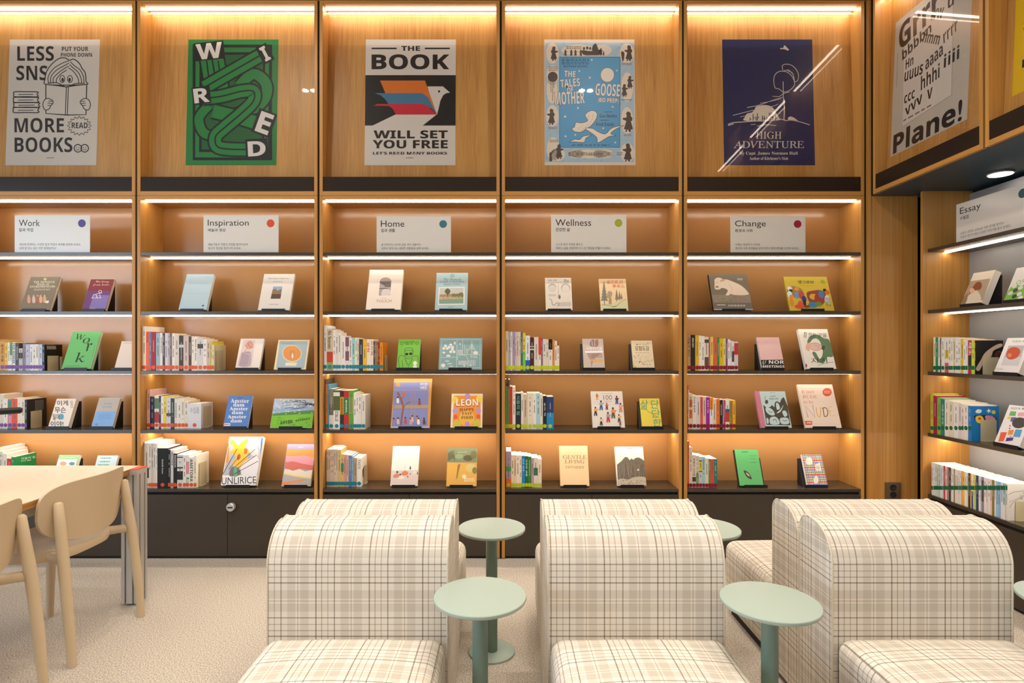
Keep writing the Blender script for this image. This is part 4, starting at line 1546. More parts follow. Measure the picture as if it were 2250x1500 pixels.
for sx, m in ((330, 1), (605, -1)):
    hd = [sx - 22 * m, 695, sx + 5 * m, 684, sx + 36 * m, 700, sx + 38 * m, 720, sx + 24 * m, 735, sx + 10 * m, 760, sx - 20 * m, 765, sx - 34 * m, 730]
    o += [('P', hd, 'c9bcae'), ('Q', hd, 6, INK), ('L', [sx + 5 * m, 703, sx + 35 * m, 705], 5, INK), ('L', [sx, 718, sx + 34 * m, 720], 5, INK), ('L', [sx, 733, sx + 24 * m, 736], 5, INK)]
for y0, y1, x0, x1 in ((637, 672, 92, 260), (677, 712, 90, 262), (715, 747, 92, 270), (750, 785, 88, 264)):
    o += [('Q', [x0, y0, (x0 + x1) / 2, y0 - 1, x1, y0 + 1, x1 - 6, (y0 + y1) / 2, x1, y1, (x0 + x1) / 2, y1, x0, y1, x0 - 4, (y0 + y1) / 2], 7, INK), ('l', [x0 + 28, (y0 + y1) / 2 + 2, x1 - 34, (y0 + y1) / 2 + 1], 5, INK)]
z_ = []
for i in range(32):
    a = 2 * math.pi * i / 32
    k = 1.0 if i % 2 == 0 else 0.78
    z_ += [558 + 88 * k * math.cos(a), 880 + 68 * k * math.sin(a)]
o += [('q', z_, 6, INK), ('t', 'READ', 503, 857, 618, 897, INK, 'b')]
for cx in (547, 596):
    o += [('o', cx, 1040, 27, 27, 7, INK), ('e', cx - 8, 1034, 3, 4, INK), ('e', cx + 8, 1034, 3, 4, INK), ('L', [cx - 12, 1046, cx, 1053, cx + 12, 1046], 4, INK)]
o.append(('m', 322, 1104, 378, 1112, 1, INK))
poster(pcx(115), 'back', 'white poster of a frizzy-haired reader behind an open book', 'c9bcae', (62, 260, 710, 260, 678, 1160, 22, 1160), o)

# green poster of winding bands with scattered letters
G1, G2, BK = '1d7230', '175422', '100f0b'
o = [('r', 1355, 305, 1925, 1128, BK), ('p', [1376, 326, 1905, 326, 1893, 1108, 1372, 1108], G1), ('p', [1405, 360, 1878, 360, 1866, 1070, 1400, 1070], BK), ('p', [1424, 378, 1860, 378, 1850, 1052, 1418, 1052], G2)]


def band(pts, w, lines=1, closed=False):
    c = 'L' if len(pts) > 4 else 'l'
    r = [(c, pts, w, BK), (c, pts, w - 26, G1)]
    if lines:
        r.append((c, pts, 11, BK))
    return r


o += band([1492, 400, 1520, 560, 1530, 640], 190, 1) + [('l', [1455, 420, 1478, 600], 10, BK), ('l', [1538, 420, 1565, 600], 10, BK)]
o += band([1690, 600, 1790, 515, 1880, 580, 1878, 680, 1800, 760, 1660, 800], 100, 0)
o += band([1470, 740, 1400, 830, 1430, 930, 1510, 960], 90, 0)
o += band([1500, 780, 1700, 830, 1860, 880], 120, 0)
o += band([1880, 360, 1440, 610], 116, 1)
o += band([1430, 690, 1560, 675, 1700, 640, 1790, 640, 1790, 710, 1700, 800, 1580, 900, 1520, 960, 1530, 1030, 1620, 1050, 1790, 1052], 112, 1)
for tx, cx, cy, bw, bh, ww, hh, an in (('W', 1475, 350, 215, 130, 190, 112, -6), ('I', 1875, 370, 85, 135, 44, 108, -28), ('R', 1418, 668, 130, 125, 112, 104, -7), ('E', 1870, 865, 140, 180, 98, 150, 20), ('D', 1814, 1046, 160, 140, 128, 106, -3)):
    a = math.radians(an)
    ca, sa = math.cos(a), math.sin(a)
    o.append(('p', [v for (dx, dy) in ((-bw / 2, -bh / 2), (bw / 2, -bh / 2), (bw / 2, bh / 2), (-bw / 2, bh / 2)) for v in (cx + dx * ca - dy * sa, cy + dx * sa + dy * ca)], BK))
    o.append(('t', tx, cx - ww / 2, cy - hh / 2, cx + ww / 2, cy + hh / 2, 'd2c7bd', 'h', an))
poster(pcx(509.5), 'back', 'green poster of winding bands with scattered white letters', G1, (1325, 268, 1972, 268, 1955, 1163, 1302, 1163), o)

# bird whose wing is an open book
o = [('r', 371, 323, 550, 334, INK), ('r', 750, 323, 928, 334, INK), ('t', 'THE', 583, 311, 717, 346, INK, 'h'), ('t', 'BOOK', 371, 371, 925, 480, INK, 'h'),
     ('r', 300, 521, 1000, 882, '15110e'), ('p', [375, 884, 545, 802, 838, 802, 734, 884], 'cfc3b7'),
     ('p', [770, 602, 880, 602, 931, 647, 905, 650, 882, 665, 862, 705, 850, 760, 838, 805, 820, 780], 'cfc3b7'),
     ('p', [432, 560, 752, 560, 838, 800, 812, 770, 735, 650, 470, 650], 'd06a1c'), ('p', [392, 650, 733, 650, 775, 680, 838, 802, 800, 760, 735, 728, 492, 728, 470, 695, 435, 665], '3f6f8c'),
     ('p', [388, 740, 410, 728, 735, 727, 775, 745, 838, 804, 545, 804, 522, 762, 495, 742], 'c01f30'), ('e', 853, 638, 8, 8, '15110e'),
     ('t', 'WILL SET', 386, 916, 915, 974, INK, 'h'), ('t', 'YOU FREE', 380, 985, 916, 1045, INK, 'h'), ('t', "LET'S READ MANY BOOKS", 382, 1069, 912, 1089, INK, 'h'), ('m', 618, 1108, 672, 1116, 1, INK)]
poster(pcx(901.5), 'back', 'white and black poster of a bird with orange, blue and red book-page wings', 'd0c4b8', (330, 264, 971, 264, 971, 1164, 322, 1164), o)

# blue storybook sheet with silhouettes around its border (own crop, 4.918 per pixel from 1180, 70)
SB, SW, SK = '4f95c0', 'd9c8b4', '4a3a30'
o = [('r', 78, 103, 1058, 1412, '9fb6c4')]
rs_ = random.Random(9)
for k in range(150):
    if k % 2:
        x, y = rs_.choice((rs_.uniform(95, 225), rs_.uniform(915, 1040))), rs_.uniform(115, 1400)
    else:
        x, y = rs_.uniform(95, 1040), rs_.choice((rs_.uniform(112, 250), rs_.uniform(1265, 1400)))
    o.append(('o', x, y, rs_.uniform(7, 14), rs_.uniform(7, 14), 3, '7fa6c0'))
for cx, cy, rx, ry in ((160, 220, 70, 115), (160, 460, 66, 110), (155, 620, 60, 150), (160, 910, 68, 120), (170, 1270, 72, 130), (220, 1330, 80, 70), (975, 220, 80, 110), (980, 590, 66, 160), (980, 960, 66, 150), (985, 1310, 76, 105), (450, 185, 195, 62), (700, 185, 110, 62), (560, 1322, 240, 48), (420, 1322, 90, 48), (720, 1322, 120, 48)):
    o.append(('e', cx, cy, rx, ry, SW))
o += [('r', 236, 258, 904, 1252, SK), ('r', 241, 263, 899, 1247, SB)]


def kid(x, y, s, m=1):
    # a plain standing child in silhouette
    P_ = [(-4, -60), (-14, -50), (-13, -36), (-24, -22), (-20, -4), (-14, -8), (-26, 40), (-14, 44), (-14, 56), (-2, 56), (0, 44), (6, 44), (8, 56), (20, 56), (12, 44), (26, 40), (12, -6), (34, -16), (32, -24), (12, -26), (10, -36), (14, -50), (6, -60)]
    return ('p', [v for (a, b) in P_ for v in (x + a * s * m, y + b * s)], SK)


o += [kid(175, 225, 1.35), kid(150, 920, 1.5, -1), kid(998, 220, 1.5, -1), kid(1010, 540, 1.2), kid(950, 630, 1.2), kid(995, 975, 1.9, -1), kid(235, 1300, 1.4), kid(990, 1310, 1.7, -1), kid(302, 215, 0.6), kid(366, 215, 0.6), kid(412, 215, 0.6), kid(470, 215, 0.6, -1), kid(690, 205, 0.7), kid(720, 222, 0.4),
      ('P', [485, 185, 560, 195, 620, 190, 690, 180, 680, 235, 600, 240, 500, 235], SK), ('e', 505, 165, 12, 16, SK), ('e', 540, 160, 12, 18, SK), ('e', 572, 165, 12, 16, SK), ('P', [595, 190, 600, 140, 630, 110, 650, 140, 660, 190], SK),
      ('P', [925, 300, 915, 250, 912, 205, 935, 200, 948, 225, 940, 300], SK), ('P', [130, 1400, 128, 1345, 130, 1310, 150, 1308, 152, 1340, 160, 1395], SK),
      ('e', 163, 480, 54, 57, SK), ('l', [145, 540, 145, 650], 5, SK), ('l', [162, 540, 162, 745], 5, SK), ('l', [176, 540, 176, 600], 5, SK)]
for x0, y0, x1, y1, n_ in ((310, 138, 480, 172, 2), (118, 362, 210, 418, 3), (115, 1022, 210, 1055, 2), (130, 1165, 225, 1200, 2), (918, 322, 1030, 352, 2), (915, 722, 1035, 742, 1), (945, 1098, 1030, 1130, 2), (870, 1300, 935, 1340, 2), (770, 1300, 835, 1350, 4)):
    o.append(('m', x0, y0, x1, y1, n_, '7a675a'))
o += [('m', 260, 275, 560, 345, 4, '2c5a78'), ('t', 'MOTHER GOOSE', 282, 352, 540, 374, '23485f', 'b')]
for tx, x0, y0, x1, y1, an in (('THE', 288, 412, 415, 480, 3), ('TALES', 246, 500, 462, 590, -5), ('OF', 318, 595, 392, 648, -6), ('MOTHER', 188, 640, 512, 780, -3), ('GOOSE', 632, 555, 900, 690, 3), ('(BO PEEP)', 655, 712, 890, 775, 3)):
    g = 4
    o.append(('t', tx, x0 - g, y0 - g, x1 + g, y1 + g, SK, 'h', an))
    o.append(('t', tx, x0, y0, x1, y1, 'e2d4c2', 'b', an))
for x, y, r in ((590, 292, 15), (455, 415, 14), (570, 488, 16), (865, 410, 12), (440, 822, 15), (822, 808, 14), (300, 915, 18), (718, 1042, 13), (305, 1130, 17), (412, 1115, 14), (852, 1198, 14)):
    o.append(star(x, y, r, 'e2d4c2'))
o += [('e', 762, 458, 76, 80, SK), ('e', 762, 458, 73, 77, 'e2d4c2')]
for pts in ([560, 860, 520, 900, 545, 960, 480, 985, 420, 980, 400, 1030, 375, 1040, 395, 1075, 470, 1085, 530, 1050, 590, 1010, 640, 940, 650, 880, 610, 850],
            [520, 1045, 600, 1045, 660, 1080, 740, 1105, 800, 1050, 860, 1025, 945, 1015, 870, 1045, 800, 1100, 860, 1125, 790, 1130, 730, 1165, 660, 1200, 650, 1150, 610, 1110],
            [345, 1195, 400, 1165, 460, 1165, 500, 1130, 590, 1118, 530, 1150, 510, 1195, 450, 1195, 390, 1190]):
    o += [('P', pts, 'e2d4c2'), ('Q', pts, 5, SK)]
for pts in ([470, 1070, 540, 1000, 560, 900], [530, 1040, 590, 960, 610, 880], [430, 1060, 500, 1010]):
    o.append(('L', pts, 3, 'a08c7c'))
o += [('m', 735, 858, 818, 872, 1, SK), ('t', 'Geo Bowles', 680, 888, 866, 926, SK, 's'), ('m', 690, 948, 780, 962, 1, SK), ('t', 'Fred Eustis', 640, 978, 838, 1018, SK, 's'), ('m', 375, 1218, 790, 1236, 1, '2c5a78'),
      ('t', 'M. WITMARK & SONS', 430, 1306, 708, 1342, SK, 's'), ('t', '5', 338, 1306, 360, 1342, SK, 's'), ('o', 405, 1325, 22, 28, 5, '8a7868'), ('o', 738, 1325, 22, 28, 5, '8a7868')]
poster(pcx(1296), 'back', 'blue and white storybook poster bordered with dark silhouettes', 'd5c5b4', (70, 66, 1056, 66, 1076, 1445, 76, 1445), o)

# navy poster (crop 4.917 per pixel from 1570, 70)
NV, NW = '1f2450', 'd6cbbd'
o = [('p', [710, 158, 745, 155, 752, 128, 765, 130, 808, 175, 798, 186, 752, 168, 712, 170], NW)]
for pts, w in (([655, 600, 640, 540, 645, 470, 680, 425, 730, 412, 790, 425, 840, 470, 868, 540, 850, 590, 800, 630, 740, 640, 700, 610, 655, 600], 7),
               ([738, 400, 735, 350, 780, 335, 840, 350, 890, 400, 912, 460, 900, 515, 870, 530], 7), ([790, 405, 840, 430, 860, 480, 868, 540], 8), ([745, 410, 800, 400, 845, 440], 6),
               ([625, 688, 700, 690, 745, 660, 815, 640], 6), ([345, 812, 480, 785, 620, 735, 735, 700], 6), ([490, 765, 600, 745, 720, 715], 5), ([190, 898, 300, 870, 420, 840], 6), ([270, 915, 360, 895, 430, 870], 5), ([590, 805, 640, 795, 685, 775], 5),
               ([742, 525, 745, 700, 755, 820, 750, 945], 8), ([135, 1000, 190, 978, 300, 970, 420, 962, 560, 958, 700, 940, 780, 955, 830, 950, 930, 970, 1035, 1003], 8), ([140, 1008, 200, 990], 8), ([385, 1000, 440, 996], 6), ([455, 1016, 560, 1000, 665, 1010], 6)):
    o.append(('L', pts, w, NW))
o += [('P', [315, 955, 320, 920, 345, 880, 400, 865, 430, 830, 450, 800, 540, 785, 610, 800, 650, 840, 670, 880, 695, 920, 700, 950, 500, 962], NW), ('P', [795, 945, 800, 920, 830, 912, 870, 930, 900, 960, 830, 955], NW)]
for x, h_ in ((375, 30), (408, 70), (440, 45), (455, 80), (510, 55), (530, 50), (560, 40), (585, 85), (602, 90), (625, 50), (655, 60)):
    o.append(('r', x, 955 - h_, x + 9, 955, NV))
    o.append(('r', x + 12, 955 - h_ * 0.5, x + 22, 955 - h_ * 0.35, NV))
o += [('t', 'HIGH', 445, 1076, 724, 1155, NW, 'u'), ('t', 'ADVENTURE', 198, 1178, 970, 1256, NW, 'u'), ('t', 'By Capt. James Norman Hall', 262, 1294, 902, 1336, NW, 's'), ('t', "Author of Kitchener's Mob", 372, 1350, 796, 1384, NW, 's')]
poster(pcx(1689), 'back', 'navy poster with a line-drawn tree above pale lettering', NV, (72, 62, 1062, 62, 1092, 1442, 94, 1442), o)

# right wall posters (crop 4.287 per pixel from 1940, 0)
LT = 'bcaf9f'
QR = (115, 150, 872, -495, 800, 1075, 52, 1445)
b4 = lambda x, y: x * 4.287 - 1940 * 4.287
o = [('p', [190, 140, 700, -280, 722, 825, 195, 1155], 'c9bdaf'), ('l', [722, 825, 195, 1155], 5, '8f8478'), ('l', [700, -100, 722, 825], 5, '8f8478'),
     ('p', [150, 310, 152, 200, 190, 110, 250, 60, 420, 130, 290, 275, 180, 340], 'c9bdaf')]
pl_ = Art(MB(), [(115, 150), (872, -495), (800, 1075), (52, 1445)], 0.594, 0.841)


def skt(s, u0, v0, u1, v1, col, st='h', an=0):
    """lettering given on the flat sheet, u and v from 0 to 1"""
    return ('T', s, u0, v0, u1, v1, col, st, an)


flat = [('t', 'Grrr', 6, 2, 62, 21, INK, 'h', -6), ('t', 'Plane!', 4, 84, 94, 99, INK, 'h', 0)]
for s, x, y, w_, h_, an in (('bbbbn', 12, 22, 40, 8, -8), ('ww', 50, 14, 17, 7, 18), ('u', 72, 14, 7, 6, 0), ('hmm', 41, 27, 24, 8, 25), ('Hn', 18, 34, 11, 7, 0), ('uuus', 17, 44, 26, 7, 6), ('aaaa', 46, 43, 22, 7, -8), ('rrrr', 68, 33, 17, 7, -10), ('iiii', 70, 49, 18, 9, 0),
                             ('hhhi', 41, 53, 24, 10, -3), ('ccc', 18, 60, 15, 6, 0), ('vvv', 20, 68, 24, 6, -8), ('v', 50, 66, 7, 7, 0)):
    flat.append(('t', s, x, y, x + w_, y + h_, INK, 'b', an))
flat.append(('m', 18, 77, 56, 79, 1, '6f6358'))
flat.append(('r', 5, 24, 5.6, 50, '8f8478'))
RSEP = math.pi / 2
sheet = poster(0.378, 'right', 'white poster of tumbling black letters on the right wall', 'b9ae9f', (0, 0, 100, 0, 100, 100, 0, 100),
               [('p', [14, 3, 78, 5, 81, 79, 17, 82], 'cdc2b5'), ('l', [81, 79, 17, 82], 0.5, '8f8478'), ('l', [78, 5, 81, 79], 0.5, '8f8478')] + flat)
poster(1.235, 'right', 'yellow poster with black bars, cut off at the edge of the right wall', 'd9ae18', (0, 0, 100, 0, 100, 100, 0, 100),
       [('r', 10, 10, 92, 18, '1c1712'), ('r', 8, 28, 92, 36, '1c1712'), ('r', 8, 61, 92, 65.5, '1c1712'), ('r', 8, 82, 92, 86.5, '1c1712')])

# ------------------------------------------------------------------ display books
D = display_book
# Work bay
D('1t', (322, 947, 606, 950, 486, 1277, 190, 1272), '8a7c68', [('e', 458, 973, 15, 13, 'd8c090'), ('t', 'THE MONOCLE', 345, 990, 552, 1012, 'e6d9c2', 's'), ('t', 'BOOK OF', 375, 1015, 497, 1033, 'e6d9c2', 's'), ('t', 'ENTREPRENEURS', 305, 1036, 552, 1057, 'e6d9c2', 's'), ('m', 345, 1068, 500, 1084, 2, 'd8c8ae')] +
  [op for i, (x, c) in enumerate(((290, 'e0a088'), (338, 'd8c0b0'), (378, 'b07058'), (408, 'e8a898'), (446, 'd8b070'))) for op in (('e', x, 1138, 9, 10, 'd8b090'), ('P', [x - 16, 1180, x - 12, 1148, x + 12, 1148, x + 16, 1180, x + 10, 1205, x - 12, 1205], c))] + [('P', [450, 1195, 470, 1185, 488, 1190, 478, 1210, 455, 1208], 'e8e0d8')],
  'olive grey hardback with five tiny people on its cover, top shelf of the Work bay', 0.024, 1, spine='6a5c48', hard=True)
D('1t', (910, 972, 1128, 975, 1040, 1262, 806, 1262), '8a3a40', [('p', [866, 1080, 1096, 1085, 1040, 1262, 806, 1262], '7a4a78'), ('p', [930, 1120, 1083, 1125, 1040, 1250, 880, 1250], '8a78b0'), ('t', 'Working', 952, 985, 1078, 1012, 'f0c8a8', 'c'), ('t', 'from home', 925, 1014, 1078, 1040, 'f0c8a8', 'c'), ('o', 992, 1090, 14, 12, 5, 'ecdcd8'),
                                                               ('L', [960, 1150, 955, 1115, 985, 1108, 1010, 1100], 6, 'ecdcd8'), ('L', [915, 1150, 930, 1118, 950, 1120, 965, 1148], 5, 'ecdcd8'), ('l', [905, 1150, 1003, 1150], 5, 'ecdcd8'), ('l', [988, 1118, 995, 1150], 5, 'ecdcd8'), ('r', 890, 1246, 945, 1252, 'e8d8c8')],
  'wine red and violet paperback with a seated line figure, top shelf of the Work bay', 0.022, 1)
D('1', (682, 212, 934, 214, 830, 548, 562, 542), '6db56c', [('t', 'W', 708, 238, 792, 290, '24301c', 'i', 8), ('t', 'o', 765, 270, 830, 318, '24301c', 'i'), ('t', 'r', 790, 318, 850, 390, '24301c', 'i'), ('t', 'k', 690, 400, 782, 488, '24301c', 'i'), ('r', 600, 517, 735, 521, '4a8a4c'), ('l', [873, 335, 845, 440], 3, '4a8a4c')],
  'large green hardback lettered Work on the second shelf of the Work bay', 0.024, 2, hard=True, spine='5a9c58')
D('1', (1125, 297, 1290, 299, 1210, 524, 1045, 522), 'e0d0c4', [('m', 1140, 312, 1250, 318, 1, 'b8a89c')], 'blank pale pink book beside the large green book in Work', 0.018, 2)
D('1', (531, 828, 712, 830, 622, 1066, 440, 1064), 'e6d8ca', [('t', '이게', 532, 842, 634, 888, '2a2622', 'k'), ('t', '무슨', 508, 898, 610, 948, '2a2622', 'k'), ('P', [540, 970, 560, 955, 586, 962, 585, 995, 560, 1003, 540, 995], '5f9cb0'), ('t', '일이', 486, 955, 545, 1005, '2a2622', 'k'), ('t', '이야!', 465, 1015, 582, 1060, '2a2622', 'k'), ('m', 655, 845, 680, 910, 6, '9a8c80')],
  'cream paperback with heavy black Korean lettering in the Work bay', 0.03, 3)
D('1', (920, 815, 1108, 818, 1030, 1067, 833, 1064), 'b2aaa0', [('p', [888, 930, 1064, 932, 1030, 1067, 833, 1064], '7fa6d4'), ('t', 'A Job', 962, 858, 1028, 876, '5f84bc', 'n'), ('t', 'to Love', 948, 882, 1028, 900, '5f84bc', 'n'), ('m', 905, 950, 1020, 1000, 5, '6f98c8'), ('t', '소', 872, 1028, 895, 1045, '2a3a58', 'k')],
  'grey and blue hardback reading A Job to Love in the Work bay', 0.022, 3, hard=True)
D('1', (548, 1335, 732, 1338, 650, 1600, 460, 1600), '9cc79a', [('p', [525, 1373, 708, 1374, 655, 1570, 475, 1565], 'e4e0e0'), ('m', 565, 1352, 690, 1366, 1, 'e4d860'), ('e', 580, 1410, 30, 18, 'e8a070'), ('e', 660, 1412, 26, 15, '6a8a8c')], 'green framed book half hidden by the table, bottom shelf of the Work bay', 0.02, 4)
D('1', (908, 1340, 1098, 1343, 1010, 1600, 820, 1600), 'c6d8de', [('m', 935, 1356, 1030, 1372, 1, '5f8a80'), ('m', 925, 1385, 1020, 1402, 1, '5f9a78'), ('m', 905, 1412, 1010, 1430, 1, '5f9a78')], 'pale blue book with teal lettering half hidden by the table, bottom shelf of Work', 0.02, 4)
# Inspiration bay
D('2a', (612, 190, 958, 205, 862, 640, 518, 630), 'b3c6cc', [('m', 640, 310, 900, 320, 1, 'a6bac2'), ('m', 620, 430, 870, 440, 1, 'a6bac2'), ('m', 845, 232, 905, 246, 1, '9cb2bc'), ('p', [805, 590, 830, 575, 835, 588, 812, 600], '1f2426')], 'plain pale blue book with a small black mark, top shelf of the Inspiration bay', 0.026, 1)
D('2a', (1548, 190, 1938, 190, 1888, 636, 1498, 634), 'ddd2c8', [('t', 'Real Short Cities Art', 1608, 238, 1865, 254, '5a5048', 'n'), ('m', 1670, 280, 1785, 290, 1, '8a7c70'), ('p', [1672, 346, 1788, 346, 1770, 496, 1648, 496], '94a6b8'), ('p', [1665, 390, 1700, 370, 1730, 400, 1780, 372, 1776, 450, 1770, 496, 1648, 496], '8a6c50'), ('p', [1660, 440, 1775, 440, 1770, 496, 1648, 496], '5c4638'), ('m', 1642, 560, 1755, 568, 1, '5a5048')],
  'white book with a small city photograph, top shelf of the Inspiration bay', 0.02, 1)
D('2a', (1296, 993, 1580, 990, 1515, 1362, 1218, 1358), 'e6d6cc', [('p', [1330, 1010, 1470, 1010, 1420, 1330, 1240, 1330], 'd8c2bc'), ('P', [1350, 1080, 1380, 1030, 1420, 1020, 1445, 1060, 1440, 1100, 1390, 1120], 'd89880'), ('P', [1310, 1160, 1400, 1150, 1420, 1180, 1400, 1320, 1270, 1320, 1290, 1200], 'b8a2a8')] +
  [('L', [1310 + 12 * k, 1160 + 6 * k, 1300 + 14 * k, 1240, 1270 + 15 * k, 1318], 3, '7a646c') for k in range(7)] + [('L', [1340, 1070, 1370, 1110, 1340, 1150, 1400, 1160], 4, '6a5450'), ('L', [1380, 1050, 1410, 1100, 1440, 1090], 4, '6a5450')],
  'white paperback with a scribbled pastel drawing, second shelf of the Inspiration bay', 0.02, 2)
D('2a', (1772, 1010, 2142, 996, 2090, 1356, 1695, 1356), 'e6cfa6', [('p', [1786, 1022, 2120, 1012, 2070, 1345, 1725, 1345], 'a3b3b8'), ('e', 1926, 1168, 116, 100, 'e8d0a8'), ('e', 1926, 1166, 108, 92, 'd98f48'), ('p', [1845, 1275, 1990, 1275, 1970, 1312, 1838, 1312], 'e8d4ae'), ('P', [1905, 1215, 1900, 1160, 1915, 1120, 1935, 1140, 1955, 1120, 1958, 1170, 1950, 1215, 1930, 1228], 'c98450'), ('P', [1918, 1205, 1930, 1160, 1945, 1200, 1930, 1225], 'e8d8c0'), ('m', 1810, 1035, 1960, 1060, 2, '8fa2a8')],
  'square blue book with an orange disc and a small dog, second shelf of Inspiration', 0.014, 2, hard=True)
D('2b', (1144, 290, 1452, 286, 1370, 675, 1066, 670), '4f79b8', [('t', w, x0, y0, x1, y1, 'ece4dc', 's') for (w, x0, y0, x1, y1) in (('Amster', 1165, 322, 1402, 372), ('dam', 1200, 372, 1340, 416), ('Amster', 1150, 420, 1385, 462), ('dam', 1182, 466, 1322, 508), ('Amster', 1125, 516, 1362, 558), ('dam', 1165, 564, 1305, 606))] +
  [('m', 1255, 305, 1325, 316, 1, '24385c'), ('r', 1085, 614, 1158, 645, 'e8e0d8'), ('m', 1092, 618, 1150, 642, 1, '3a3a3a'), ('r', 1070, 612, 1088, 648, 'e07030')],
  'blue guidebook repeating Amster dam in white, third shelf of the Inspiration bay', 0.014, 3)
o = [('r', 1600, 320, 2200, 420, 'b0bcd0'), ('p', [1672, 480, 1800, 450, 1960, 470, 2080, 440, 2180, 460, 2172, 520, 1665, 520], '6c8050'), ('p', [1670, 430, 2180, 400, 2178, 470, 1668, 500], '8fa4c4'), ('p', [1668, 495, 1900, 470, 2175, 480, 2168, 655, 1650, 658], '74b32c'), ('p', [1672, 500, 1800, 485, 1960, 470, 2172, 455, 2172, 495, 1668, 520], '4f8038')]
rs_ = random.Random(3)
for k in range(9):
    x = 1700 + rs_.uniform(0, 300)
    y = 335 + rs_.uniform(0, 100)
    o.append(('L', [2180, 360 + rs_.uniform(0, 50), 2080, 380 + rs_.uniform(-20, 20), x + 150, y, x, y + 20], 5, '4a3c34'))
for k in range(60):
    o.append(('e', rs_.uniform(1685, 2165), rs_.uniform(325, 425) if k < 45 else rs_.uniform(430, 500), rs_.uniform(5, 11), rs_.uniform(4, 8), rs_.choice(('dfe0d0', 'd0d6bc', 'b8c49c'))))
for k in range(26):
    o.append(('e', rs_.uniform(1670, 2150), rs_.uniform(530, 640), rs_.uniform(8, 20), 4, rs_.choice(('5f9a24', '8ac838'))))
for i, ch in enumerate('DAVID'):
    o.append(('t', ch, 1778 + i * 30, 582 - i * 3, 1800 + i * 30, 616 - i * 3, '20300f', 'b'))
for i, ch in enumerate('HOCKNEY'):
    o.append(('t', ch, 1962 + i * 26, 568 - i * 4, 1980 + i * 26, 588 - i * 4, '20300f', 'b'))
D('2b', (1682, 320, 2182, 322, 2165, 660, 1648, 660), 'a8b8a8', o, 'wide landscape book with a green field and blossoming branches, Inspiration bay', 0.016, 3, hard=True)
o = [('p', [1140, 830, 1580, 830, 1520, 1280, 1070, 1270], 'a9a6ac')]
for k in range(14):
    o.append(('l', [1150 + k * 31, 835, 1085 + k * 31, 1270], 7, rs_.choice(('c9c4c8', '8f96b0', 'b8b2b8'))))
o += [('P', [1140, 880, 1190, 850, 1250, 920, 1300, 870, 1390, 840, 1340, 940, 1400, 980, 1360, 1060, 1390, 1130, 1330, 1120, 1280, 1180, 1230, 1170, 1180, 1140, 1230, 1050, 1150, 1000, 1200, 950], 'e4ac34'), ('P', [1240, 1050, 1270, 1020, 1285, 1060, 1250, 1100], 'b85020'), ('P', [1335, 960, 1370, 970, 1360, 1020, 1330, 1020], 'c8601c'),
      ('P', [1380, 940, 1440, 900, 1500, 960, 1510, 1040, 1470, 1060, 1400, 1010], 'dfc4bc'), ('P', [1300, 1150, 1500, 1060, 1480, 1280, 1320, 1290], 'd4ced0'), ('P', [1170, 1180, 1260, 1190, 1280, 1270, 1150, 1280], '6a6468'), ('r', 1200, 1180, 1240, 1320, '5f9a6a')]
for pts in ([1240, 960, 1062, 1260], [1470, 970, 1220, 1170], [1490, 1040, 1250, 1190], [1505, 1115, 1200, 1262], [1260, 1060, 1140, 1200]):
    o.append(('l', pts, 7, '1c1a1c'))
o += [('r', 1545, 830, 1580, 1050, '3a5a94'), ('r', 1100, 890, 1135, 1120, 'e08c3c'), ('r', 1040, 1290, 1480, 1390, 'd8d4d4'), ('t', 'UNLIRICE', 1052, 1295, 1480, 1376, '1c1a1a', 'n')]
D('2b', (1140, 812, 1578, 818, 1472, 1400, 1040, 1385), 'e4dcd8', o, 'tall magazine lettered Unlirice across a yellow splash, bottom shelf of Inspiration', 0.034, 4)
D('2b', (1878, 890, 2240, 890, 2150, 1385, 1790, 1370), '9a90ac', [('P', [1868, 960, 1940, 945, 2010, 965, 2090, 950, 2225, 965, 2215, 1050, 2050, 1030, 1860, 1030], 'e8944c'), ('p', [1860, 1025, 1960, 1035, 2080, 1025, 2215, 1050, 2200, 1150, 1850, 1110], 'dd94a0'), ('p', [1848, 1100, 1940, 1090, 2060, 1120, 2198, 1145, 2190, 1200, 2060, 1180, 1960, 1200, 1838, 1170], 'c4685c'), ('p', [1838, 1175, 1880, 1180, 1940, 1200, 2020, 1180, 2090, 1210, 2186, 1195, 2165, 1290, 1820, 1240], 'd8cdb8'), ('p', [1826, 1220, 1960, 1250, 2080, 1270, 2165, 1285, 2160, 1310, 1815, 1270], 'e0c878'), ('p', [1822, 1235, 1960, 1265, 2162, 1300, 2150, 1385, 1790, 1370], 'a8a4a0'), ('P', [1800, 1330, 1900, 1320, 2080, 1300, 2040, 1325, 1900, 1345, 1795, 1355], 'e08848'), ('m', 2020, 922, 2075, 932, 1, 'e0d8d8')],
  'pastel book of layered wavy stripes, bottom shelf of the Inspiration bay', 0.018, 4)
